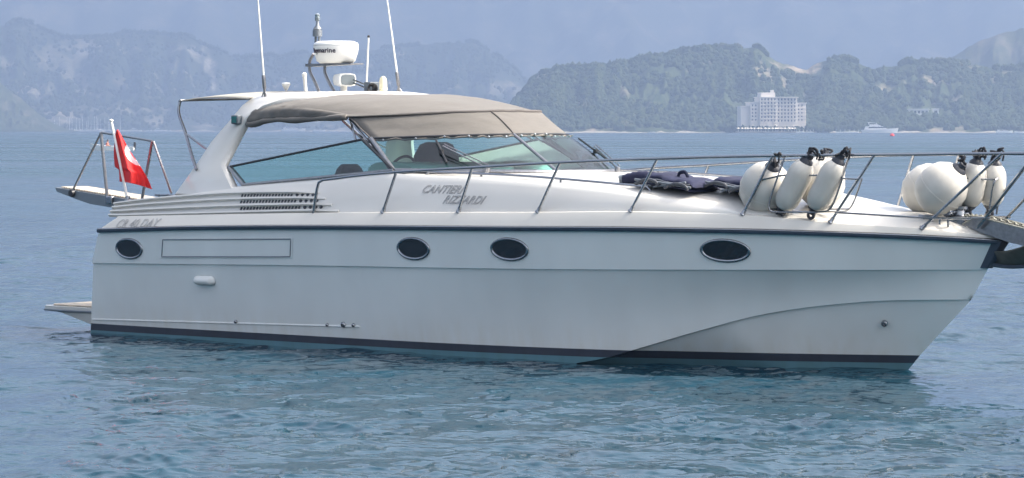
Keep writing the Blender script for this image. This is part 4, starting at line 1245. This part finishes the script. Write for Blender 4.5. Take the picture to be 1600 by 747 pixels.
mb.build('chain', M['galv'], an)

# flag on its staff at the starboard quarter
FY = -1.42
fo = spot(200, 316, FY)
flag = empty('flag', W(*fo), R(YAW), 'red flag with white crescent drooping from a white staff on the stern quarter', 'flag')
ft = rel(spot(174, 190, FY), fo)
mb = MB().tube([(0, 0, 0), lerp((0, 0, 0), ft, .97), ft], [.017, .014, .013], 8); mb.lathe([(.015, 0), (.024, .005), (.024, .02), (.004, .03)], ft, n=10); mb.build('staff', M['plastic_white'], flag)
MB().lathe([(.05, -.02), (.05, .01), (.03, .03), (.026, .07)], (0, 0, 0), n=12).build('staff_socket', M['steel'], flag)
Lb = spl([0, .15, .40, .70, .78, 1], [182, 180, 178, 179.5, 186, 187]); Rb = spl([0, .12, .35, .65, .85, 1], [184.5, 191, 203, 221.5, 232, 237.5])
Tv = lambda t, k: 203 + t * (81 + 12 * k ** 1.6)
mb = MB(); NA, NB = 110, 80
cells = []
for i in range(NA + 1):
    t = i / NA; row = []
    for j in range(NB + 1):
        k = j / NB; u = Lb(t) + (Rb(t) - Lb(t)) * k; v = Tv(t, k)
        fold = .055 * math.sin(k * 7.5 + t * 2.2) * (.25 + t) + .02 * math.sin(k * 17 + t * 5) * t - .02 * math.exp(-((u - (177 + (v - 203) * .22)) / 6) ** 2)
        dy = fold + .10 * (k - .2) * t
        row.append((u, v, rel(spot(u, v, FY + dy + .03), fo)))
    cells.append(row)
vs = [c_[2] for r in cells for c_ in r]; fs, mi = [], []
for i in range(NA):
    for j in range(NB):
        a = i * (NB + 1) + j; fs.append((a, a + 1, a + NB + 2, a + NB + 1))
        u, v = cells[i][j][0], cells[i][j][1]
        q = (v - 225) * .30      # the crescent leans with the fold
        oin = ((u - q - 210) / 19) ** 2 + ((v - 240) / 19) ** 2 < 1; iin = ((u - q - 218) / 18.5) ** 2 + ((v - 237) / 18) ** 2 < 1
        mi.append(1 if oin and not iin else 0)
mb.add(vs, fs); mb.m = mi
mb.build('cloth', [M['red'], M['flag_white']], flag, angle=180, recalc=False, solid=.003)

# ------------------------------------------------------------------ fenders
def knot(mb, c, r=.05, n=7, seed=1):
    g_ = random.Random(seed)
    pts = [tuple(Vector(c) + Vector((g_.uniform(-1, 1) * r, g_.uniform(-1, 1) * r, g_.uniform(-1, 1) * r))) for _ in range(n)]
    mb.tube(curve(pts + [pts[0]], 5), .011, 6)
def ball_fender(u, v, y, r, label, tilt, ropes, seed, rail=None):
    c = spot(u, v, y); base = (c[0], c[1], c[2] - r)
    e = empty('ball_fender', W(*base), R(YAW), label, 'fender', 'white ball fenders on the foredeck')
    d = Vector(tilt).normalized()
    o = Vector((0, 0, r))
    prof = [(.01, -r * 1.0), (r * .40, -r * .94), (r * .70, -r * .74), (r * .93, -r * .42), (r, -r * .02), (r * .95, r * .40), (r * .78, r * .73), (r * .52, r * .97), (r * .33, r * 1.10)]
    MB().lathe(prof, o, d, 40).build('ball', M['fender'], e, angle=80)
    mb = MB().lathe([(r * .345, r * 1.06), (r * .30, r * 1.16), (r * .17, r * 1.24), (r * .15, r * 1.40), (r * .03, r * 1.42)], o, d, 18); mb.build('cap', M['fender_cap'], e)
    mb = MB().lathe([(r * 1.004, -r * .03), (r * 1.012, 0), (r * 1.004, r * .03)], o, d, 40); mb.build('seam', M['fender'], e)
    tip = o + d * r * 1.35
    mb = MB(); knot(mb, tip, .05, 7, seed)
    for q in ropes:
        q = rel(spot(*q), base); mb.tube(curve([tip, lerp(tip, q, .5) if False else tuple((Vector(tip) + Vector(q)) / 2 + Vector((.02, 0, -.03))), q], 5), .009, 6); knot(mb, q, .045, 8, seed + 5)
    mb.build('lashing', M['rope'], e, angle=80)
    return e
ball_fender(1196, 296, -.90, .255, 'white ball fender sitting behind the front stanchion, left of the two hanging fenders', (.55, -.25, .75), [(1217, 243, -1.08)], 1)
ball_fender(1283, 287, -.55, .235, 'white ball fender half hidden behind the two hanging fenders', (.1, .1, 1), [(1285, 243, -.9)], 2)
ball_fender(1470, 296, -.12, .25, 'front one of two touching white ball fenders near the bow', (.62, .1, .62), [(1505, 247, -.05)], 3)
ball_fender(1448, 297, .22, .245, 'white ball fender tucked behind another one near the bow, scuffed on its side', (.6, .2, .6), [], 4)
def long_fender(top, bot, y0, y1, r, label, seed, loop=True):
    a, b = Vector(spot(top[0], top[1], y0)), Vector(spot(bot[0], bot[1], y1))
    e = empty('cylinder_fender', W(*b), R(YAW), label, 'fender', 'white cylinder fenders lashed to the rails')
    d = a - b; L_ = d.length
    rel0 = Vector((0, 0, 0))
    prof = [(r * .50, .10), (r * .72, .125), (r * .92, .17), (r, .23), (r, L_ - .23), (r * .92, L_ - .16), (r * .70, L_ - .11), (r * .50, L_ - .085)]
    MB().lathe(prof, rel0, d, 32).build('body', M['fender'], e, angle=80)
    mb = MB().lathe([(r * .60, .118), (r * .52, .09), (r * .30, .065), (r * .28, .04)], rel0, d, 18)
    top_cap = MB().lathe([(r * .60, L_ - .105), (r * .52, L_ - .07), (r * .30, L_ - .045), (r * .26, L_ - .0)], rel0, d, 18)
    dn = d.normalized(); side = dn.cross(Vector((0, 1, 0))).normalized()
    mb.tube([rel0 + dn * .03 + dn * (math.cos(q) * .034) + side * (math.sin(q) * .034) for q in np.linspace(0, 2 * math.pi, 13)[:-1]], .016, 8, closed=True)
    mb.build('end_cap', M['fender_cap'], e); top_cap.build('end_cap', M['fender_cap'], e)
    mb = MB(); knot(mb, d, .055, 9, seed); knot(mb, d + Vector((.05, 0, .02)), .05, 8, seed + 3)
    mb.tube(curve([d, d + Vector((.05, -.02, .06)), d + Vector((.11, -.02, .03)), d + Vector((.08, 0, -.05))], 5), .009, 6)
    mb.build('lashing', M['rope'], e, angle=80)
    return e
long_fender((1266, 241), (1216, 340), -.94, -1.0, .122, 'left of two white cylinder fenders hanging slanted in the rail basket', 11)
long_fender((1316, 241), (1265, 340), -.84, -.90, .122, 'right of two white cylinder fenders hanging slanted in the rail basket', 12)
long_fender((1528, 241), (1511, 338), .12, .12, .125, 'left of two upright white cylinder fenders lashed to the bow rail', 13)
long_fender((1556, 243), (1546, 338), .32, .32, .125, 'right of two upright white cylinder fenders lashed to the bow rail', 14)

# ------------------------------------------------------------------ folded deck chairs on the coachroof
def deck_chair(x0, x1, y, label, seed, lift=0.0):
    zb = top_at((x0 + x1) / 2, y) + .01 + lift
    o = ((x0 + x1) / 2, y, zb)
    e = empty('folded_deck_chair', W(*o), R(YAW), label, 'deck chair', 'navy deck chairs folded on the coachroof')
    slope = (top_at(x1, y) - top_at(x0, y)) / (x1 - x0); hl = (x1 - x0) / 2
    g_ = np.random.default_rng(seed)
    def pad(z0, th, xa, xb, w, dz):
        rows = []
        for i in range(25):
            s = i / 24; x = xa + (xb - xa) * s; ring = []
            prof = (1 - abs(2 * s - 1) ** 4) ** .4 + .15
            hgt = th * prof * (.65 + .8 * fbm(np.array([s * 4. + seed]), np.array([dz]), seed, 3)[0])
            for a in range(16):
                an = 2 * math.pi * a / 16; ca, sa = math.cos(an), math.sin(an)
                q = .02 * (fbm(np.array([s * 9. + a]), np.array([a * .9]), seed + 2, 3)[0] - .5)
                ring.append((x, math.copysign(abs(ca) ** .6, ca) * w + q, z0 + slope * x + (sa * .5 + .5) * hgt + q))
            rows.append(ring)
        return rows
    MB().loft(pad(0.0, .05, -hl, hl * .9, .26, .2), True, True).build('seat_pad', M['navy_fabric'], e, angle=70)
    MB().loft(pad(.045, .07, -hl * .75, hl, .24, .7), True, True).build('back_pad', M['navy_fabric'], e, angle=70)
    mb = MB()
    for s in (-1, 1):
        mb.tube([(-hl * .9, s * .28, .045 - slope * hl), (0, s * .285, .055), (hl, s * .28, .05 + slope * hl)], .012, 6)
        mb.tube([(-hl * .3, s * .265, .012), (hl * .8, s * .265, .10 + slope * hl)], .010, 6)
    mb.build('frame', M['alu'], e)
    mb = MB()
    for xc in (-hl * .45, hl * .55):
        mb.tube(curve([(xc - .16, -.29, .025 + slope * xc), (xc - .02, -.30, .065 + slope * xc), (xc + .10, -.295, .05 + slope * xc), (xc + .15, -.29, .01 + slope * xc)], 5), .017, 8)
    mb.build('armrest', M['armrest'], e)
    mb = MB(); rows = pad(.045, .07, -hl * .75, hl, .245, .7)
    mb.tube([r[9] for r in rows[2:-2]], .006, 5); mb.tube([(r[8][0], r[8][1] - .01, r[8][2] - .04) for r in rows[3:-3]], .006, 5)
    mb.build('piping', M['piping'], e)
    mb = MB()
    a = Vector((hl * .05, -.05, .10 + slope * hl * .05)); mb.tube(curve([a, a + Vector((.02, 0, .05)), a + Vector((.09, 0, .06)), a + Vector((.13, 0, .01)), a + Vector((.15, 0, -.05))], 5), .012, 6, flat=1.6)
    mb.build('carry_strap', M['navy_fabric'], e)
    return e
deck_chair(7.98, 8.76, -.95, 'folded navy deck chair on the coachroof, the one nearer the windscreen', 3)
deck_chair(8.72, 9.38, -.72, 'folded navy deck chair on the coachroof, the one nearer the ball fender', 9, .02)
p = (7.86, -.98, top_at(7.86, .98) - .01)
e = empty('rolled_cover', W(*p), R(YAW), 'small rolled navy cover at the windscreen end of the folded chairs', 'cover')
mb = MB(); mb.tube(curve([(-.20, -.05, .05), (-.08, .0, .07), (.08, .05, .08), (.25, .1, .06)], 5), [.035, .05, .05, .06, .055, .065, .06, .07, .06, .065, .05, .06, .055, .06, .05, .04], 10)
mb.build('roll', M['navy_fabric'], e, angle=80)
mb = MB().tube([(-.22, -.07, .05), (-.18, -.04, .06)], .045, 8); mb.build('roll_end', M['speaker'], e)

# ------------------------------------------------------------------ far shore: hotel, villa, boats, marina
M['hotel'] = mat('hotel_render', (0.80, 0.74, 0.66), 0.8)
M['hotel_dark'] = mat('hotel_window', (0.06, 0.07, 0.09), 0.3)
M['roof'] = mat('terracotta', (0.40, 0.20, 0.13), 0.8)
M['thatch'] = mat('parasol_canvas', (0.78, 0.70, 0.58), 0.9)
M['boat_white'] = mat('boat_white', (0.9, 0.9, 0.88), 0.4)
M['boat_glass'] = mat('boat_glass', (0.03, 0.04, 0.06), 0.15)
HY = 2872.0
mpp = HY / FPX
hx = (1158 - 800) * mpp; hz0 = 2.0
hotel = empty('hotel', ((1210 - 800) * mpp, HY, hz0), R(12), 'large pale stepped hotel block with rows of windows on the far shore', 'hotel')
def hb(mb, u0, u1, v0, v1, y0, y1):
    mb.box((u0 - 1210) * mpp, (u1 - 1210) * mpp, y0, y1, EYE - (v1 - HOR) * mpp - hz0, EYE - (v0 - HOR) * mpp - hz0)
mb = MB()
hb(mb, 1186, 1214, 152, 206, 0, 16); hb(mb, 1214, 1248, 152, 206, 1.5, 16); hb(mb, 1248, 1263, 161, 206, 3, 16); hb(mb, 1172, 1186, 160, 206, 2.0, 16); hb(mb, 1158, 1172, 166, 205, 4.5, 16)
mb.build('wall', M['hotel'], hotel)
mb = MB(); hb(mb, 1190, 1213, 144.5, 152, 3, 14); hb(mb, 1208, 1212, 140.5, 144.5, 5, 9); mb.build('penthouse', M['hotel'], hotel)
mb = MB()
for (a, b, v, y) in ((1185, 1249, 151.4, -.8), (1171, 1187, 159.4, 1.2), (1247, 1264, 160.4, 2.2), (1157, 1173, 165.4, 3.7)): hb(mb, a, b, v, v + 1.2, y, 16.5)
mb.build('roof', M['hotel'], hotel)
wmb = MB(); hb(wmb, -.95 + 1210, .95 + 1210, HOR - .1, HOR + 2.9, 0, .25)
wm = None; cnt = 0
for (u0, n, y, v0, nf) in ((1188.5, 5, 0, 154, 7), (1216.5, 6, 1.5, 154, 7), (1250, 2, 3, 163.5, 5), (1174.5, 2, 2, 163.5, 5)):
    for f_ in range(nf):
        for i in range(n):
            if cnt >= 98: break
            u = u0 + i * 5.3; v = v0 + f_ * 5.5
            if wm is None:
                o = wmb.build('window', M['hotel_dark'], hotel); wm = o
            else:
                o = wm.copy(); col.objects.link(o); o.parent = hotel
            o.location = ((u + 1 - 1210) * mpp, y - .26, EYE - (v - HOR) * mpp - EYE); cnt += 1
mb = MB()
for f_ in range(8):
    for (a, b, y) in ((1187, 1214, -1.0), (1214.5, 1248, .5), (1173, 1186, 1.0), (1249, 1263, 2.0)):
        v = 157.6 + f_ * 5.5
        if a in (1173, 1249) and v < 166: continue
        hb(mb, a, b, v, v + .9, y, y + 1.0)
mb.build('balconies', M['hotel'], hotel)
mb = MB()
for i in range(11): hb(mb, 1187 + i * 5.3 - .35 + (.8 if i > 4 else 0), 1187 + i * 5.3 + .35 + (.8 if i > 4 else 0), 153, 204, -.7 + (1.5 if i > 4 else 0), .1 + (1.5 if i > 4 else 0))
mb.build('pilasters', M['hotel'], hotel)
for i in range(18):
    u = 1154 + i * 5.2 + random.uniform(-1.2, 1.2); Y = 2862 - (i % 3) * 4
    e = empty('beach_parasol', far(u, HOR, Y)[:2] + (1.0,), 0, 'tiny cream beach parasol on the strip below the hotel', 'parasol', 'beach parasols below the hotel')
    r_ = random.uniform(1.3, 1.9)
    MB().lathe([(r_, 2.3), (r_ * .5, 2.9), (.05, 3.3)], n=10).build('shade', M['thatch'], e)
    MB().tube([(0, 0, 0), (0, 0, 2.6)], .12, 6).build('pole', M['boat_white'], e)
mb = MB(); mb.box(0, 62, 0, 12, -2, 1.2); mb.box(2, 50, 5, 12, 1.2, 2.6)
tag(mb.build('beach_terrace', M['shore'], loc=(far(1150, HOR, 2866)[0], 2866, 0)), 'low stone bathing terrace at the water below the hotel', 'terrace')
# villa on the slope
VY = on_hill('headland', 1440, 178.5) - 9
e = empty('villa', far(1420, 178, VY), 0, 'long low white villa halfway up the wooded headland', 'villa')
mb = MB().box(0, 17, 0, 8, -4, 3.6); mb.box(20.5, 25.5, 1, 8, -4, 3.9); mb.build('wall', M['boat_white'], e)
MB().box(-.6, 18, -.8, 8.5, 3.6, 4.3).build('roof', M['boat_white'], e); MB().box(20, 26, .5, 8.5, 3.9, 4.6).build('roof', M['boat_white'], e)
for i in range(5): MB().box(1.2 + i * 3.2, 3.2 + i * 3.2, -.06, .0, .4, 2.6).build('window', M['hotel_dark'], e)
MB().box(21.6, 24.2, .94, 1.0, .4, 2.8).build('window', M['hotel_dark'], e)

def far_yacht(u, Y, Lm, label, flip=1, dk=3):
    x, y, _ = far(u, HOR, Y)
    e = empty('distant_motor_yacht', (x, y, 0), 0, label, 'yacht')
    if flip < 0: e.rotation_euler = (0, 0, math.pi)
    k = Lm / 26.0
    rows = []
    for s in np.linspace(0, 1, 13):
        hw = 2.9 * k * (1 - max(0, (s - .45) / .55) ** 2.2) + .02; xx = -13 * k + 26 * k * s; zt = (2.4 + 1.3 * s ** 2) * k
        rows.append([(xx - (1 - s) * 0 + 1.2 * k * s, -hw, zt), (xx, -hw * .85, -.4), (xx, hw * .85, -.4), (xx + 1.2 * k * s, hw, zt)])
    MB().loft(rows, True, True).build('hull', M['boat_white'], e, angle=50)
    def deck(x0, x1, z0, z1, w, rk):
        mb = MB(); mb.prism([(x0 * k, -w * k, z0 * k), (x1 * k, -w * k, z0 * k), ((x1 - rk) * k, -w * k, z1 * k), ((x0 + .8) * k, -w * k, z1 * k)], (0, 2 * w * k, 0)); return mb
    deck(-11, 6.5, 2.5, 4.9, 2.3, 4.2).build('saloon', M['boat_white'], e)
    deck(-8.5, 4.6, 3.5, 4.5, 2.34, 1.6).build('saloon_window', M['boat_glass'], e)
    if dk > 2:
        deck(-7.5, 1.5, 4.95, 6.4, 2.0, 3.5).build('flybridge', M['boat_white'], e)
        MB().prism([(-8.5 * k, -1.9 * k, 7.4 * k), (-1.5 * k, -1.9 * k, 7.2 * k), (-1.5 * k, -1.9 * k, 7.4 * k), (-8.5 * k, -1.9 * k, 7.9 * k)], (0, 3.8 * k, 0)).build('hardtop', M['boat_white'], e)
        mb = MB()
        for s in (-1, 1): mb.tube([(-7.6 * k, 1.8 * s * k, 6.2 * k), (-8 * k, 1.8 * s * k, 7.6 * k)], .25 * k, 6); mb.tube([(-2.5 * k, 1.8 * s * k, 6.2 * k), (-2 * k, 1.8 * s * k, 7.3 * k)], .12 * k, 6)
        mb.build('hardtop_post', M['boat_white'], e)
    return e
far_yacht(1374, 2700, 27, 'big white flybridge motor yacht moored off the wooded headland')
far_yacht(1569, 2790, 13, 'small white cabin cruiser close to the shore at the right edge', dk=2)
far_yacht(1592, 2795, 8, 'tiny white launch at the shore on the far right edge', dk=2)
far_yacht(458, 5150, 34, 'long low white boat seen through the gap under the canvas top', dk=2)
far_yacht(498, 5180, 18, 'short white boat on the far shore right of the long low one', dk=2)
far_yacht(1018, 2815, 6, 'speck of a white boat under the headland, right of the windscreen', flip=-1, dk=2)
for u, Lp, lab in ((1258, 14, 'thin white pontoon right of the hotel beach'), (1324, 18, 'thin white pontoon left of the big moored yacht')):
    x, y, _ = far(u, HOR, 2800)
    e = empty('pontoon', (x, y, 0), 0, lab, 'pontoon')
    MB().box(-Lp / 2, Lp / 2, 0, 3, .1, .9).build('deck', M['boat_white'], e)
    mb = MB()
    for i in range(6): mb.tube([(-Lp / 2 + Lp * i / 5, 1, -1), (-Lp / 2 + Lp * i / 5, 1, 2.6)], .12, 6)
    mb.build('pile', M['boat_white'], e)
x, y, _ = far(1394, HOR, 1300)
e = empty('mooring_buoy', (x, y, 0), 0, 'small red mooring buoy floating off the headland', 'buoy')
MB().lathe([(.05, -.4), (.6, -.2), (.85, .25), (.7, .7), (.3, .95), (.05, 1.0)], n=18).build('float', mat('buoy_red', (.75, .04, .04), .5), e)
MB().tube([(0, 0, .95), (0, 0, 1.25)], .07, 6).build('ring', M['steel_dull'], e)

# marina at the left: masts, motor boats, houses
M['mast'] = mat('pale_mast', (0.8, 0.8, 0.82), 0.4)
def sail_boat(u, Y, hm, Lb_):
    x, y, _ = far(u, HOR, Y)
    e = empty('moored_sailboat', (x, y, 0), random.uniform(-.5, .5), 'tiny white sailing boat with a tall bare mast in the far marina', 'sailboat', 'sailboats in the far marina')
    rows = []
    for s in np.linspace(0, 1, 8):
        hw = 1.8 * math.sin(math.pi * min(1, .25 + .75 * s)) ** .8 + .03; xx = (s - .5) * Lb_
        rows.append([(xx, -hw, 1.5 + .3 * s), (xx, -hw * .7, -.4), (xx, hw * .7, -.4), (xx, hw, 1.5 + .3 * s)])
    MB().loft(rows, True, True).build('hull', M['boat_white'], e, angle=50)
    MB().prism([(-Lb_ * .25, -.9, 1.6), (Lb_ * .2, -.9, 1.6), (Lb_ * .1, -.9, 2.3), (-Lb_ * .25, -.9, 2.3)], (0, 1.8, 0)).build('cabin', M['boat_white'], e)
    MB().tube([(.5, 0, 1.6), (.5, 0, hm)], [.36, .26], 6).build('mast', M['mast'], e)
    MB().tube([(.5, 0, 3.0), (-Lb_ * .4, 0, 3.0)], .22, 6).build('boom', M['mast'], e)
for u in (84, 93, 104, 109, 113, 119, 123, 128, 135, 138, 142, 146, 151, 153, 158, 163, 168, 171, 188):
    sail_boat(u + random.uniform(-1, 1), 5050 + random.uniform(-60, 60), random.uniform(15, 23), random.uniform(9, 13))
for i, (u, L_) in enumerate(((86, 12), (112, 13), (130, 11), (153, 15), (198, 13), (212, 17), (232, 12), (250, 18), (262, 11))):
    far_yacht(u, 5000 + i * 4, L_, 'small white motor boat moored in the row along the far left shore', flip=random.choice((1, -1)), dk=3 if L_ > 14 else 2)['group'] = 'motor boats along the far left shore'
def house(u, v, Y, w, h_, label, group):
    x, y, z = far(u, v, Y)
    e = empty('shore_house', (x, y, z), 0, label, 'house', group)
    MB().box(-w / 2, w / 2, 0, 8, -6, h_).build('wall', M['hotel'], e)
    MB().prism([(-w / 2 - .5, -.6, h_), (w / 2 + .5, -.6, h_), (w / 2 - 1, 4, h_ + 2), (-w / 2 + 1, 4, h_ + 2)], (0, .4, 0)).build('roof', M['roof'], e)
    for k in (-.25, .25): MB().box(k * w - .8, k * w + .8, -.06, 0, h_ * .3, h_ * .7).build('window', M['hotel_dark'], e)
for (u, v) in ((216, 199), (223, 196), (229, 200), (236, 190), (240, 195), (245, 186), (249, 198), (254, 192), (262, 199), (268, 196), (310, 201), (340, 197), (432, 199), (447, 198), (474, 200), (512, 200), (540, 200)):
    house(u, v, 5330 + (203 - v) * 10, random.uniform(6, 13), random.uniform(4, 7), 'tiny pale house with red roof among others on the far left shore', 'houses on the far left shore')

# open boat with two people, mid-bay
dx_, dy_, _ = far(178, HOR, 400)
dg = empty('open_boat', (dx_, dy_, 0), 0, 'low white open boat carrying two people behind the gangway rails', 'boat')
rows = []
for s in np.linspace(0, 1, 12):
    hw = .8 * (1 - (1 - min(1, s * 2.4)) ** 2.2) + .02; x = -2.7 + 5.0 * s; zt = .42 + .34 * (1 - s) ** 2.2
    rows.append([(x, -hw, zt), (x + .25 * (1 - s), -hw * .8, -.15), (x + .25 * (1 - s), hw * .8, -.15), (x, hw, zt), (x, hw * .88, zt - .02), (x, hw * .7, .12), (x, -hw * .7, .12), (x, -hw * .88, zt - .02)])
MB().loft(rows, True, True).build('hull', M['boat_white'], dg, angle=50)
MB().box(-.9, -.6, -.6, .6, .3, .36).box(.95, 1.25, -.62, .62, .3, .36).build('thwart', M['teak'], dg)
mb = MB().box(2.25, 2.5, -.18, .18, .3, .95); mb.box(2.33, 2.45, -.06, .06, -.3, .3); mb.build('outboard_motor', M['black'], dg, bevel=.04)
M['skin'] = mat('tanned_skin', (.36, .19, .12), .6); M['hair'] = mat('dark_hair', (.03, .022, .018), .8); M['pinkshirt'] = mat('red_shirt', (.42, .11, .10), .8); M['shorts'] = mat('dark_shorts', (.04, .05, .08), .8)
def sitter(x, face, label, shirt):
    """seated figure grown as one skinned body; the face points along +-x"""
    e = empty('person', (dx_ + x, dy_, .36), 0, label, 'person')
    f_ = face
    J = [((0, 0, .08), .15), ((0, 0, .28), .14), ((.02 * f_, 0, .46), .17), ((.03 * f_, 0, .56), .07), ((.05 * f_, 0, .64), .085), ((.06 * f_, 0, .74), .10), ((.05 * f_, 0, .82), .075)]
    Ed = [(0, 1), (1, 2), (2, 3), (3, 4), (4, 5), (5, 6)]
    for s in (-1, 1):
        b = len(J)
        J += [((.02 * f_, s * .19, .46), .065), ((.10 * f_, s * .25, .24), .05), ((.32 * f_, s * .17, .16), .04), ((.40 * f_, s * .15, .15), .04)]; Ed += [(2, b), (b, b + 1), (b + 1, b + 2), (b + 2, b + 3)]
        b = len(J)
        J += [((.08 * f_, s * .10, .08), .10), ((.42 * f_, s * .13, .12), .075), ((.46 * f_, s * .13, -.16), .055), ((.56 * f_, s * .13, -.21), .04)]; Ed += [(0, b), (b, b + 1), (b + 1, b + 2), (b + 2, b + 3)]
    me = bpy.data.meshes.new('body'); me.from_pydata([j[0] for j in J], Ed, []); me.materials.append(M['skin'])
    o = bpy.data.objects.new('body', me); col.objects.link(o); o.parent = e
    sk = o.modifiers.new('skin', 'SKIN')
    for i, j in enumerate(J): me.skin_vertices[0].data[i].radius = (j[1], j[1])
    me.skin_vertices[0].data[0].use_root = True
    ss = o.modifiers.new('sub', 'SUBSURF'); ss.levels = 1; ss.render_levels = 2
    MB().ball((.04 * f_, 0, .80), .108, .105, .085, 14).build('hair', M['hair'], e)
    MB().lathe([(.16, .02), (.165, .1), (.155, .25), (.185, .42), (.10, .53), (.075, .545)], (.01 * f_, 0, 0), n=16).build('shirt', M[shirt], e, angle=80)
    MB().tube([(.0, 0, .06), (.12 * f_, .10, .09), (.40 * f_, .13, .12)], [.15, .115, .09], 10).tube([(.0, 0, .06), (.12 * f_, -.10, .09), (.40 * f_, -.13, .12)], [.15, .115, .09], 10).build('shorts', M['shorts'], e, angle=80)
sitter(-.75, 1, 'person in a red top sitting near the bow of the small open boat', 'pinkshirt')
sitter(1.1, -1, 'dark haired bare armed person sitting at the stern of the small open boat', 'skin')
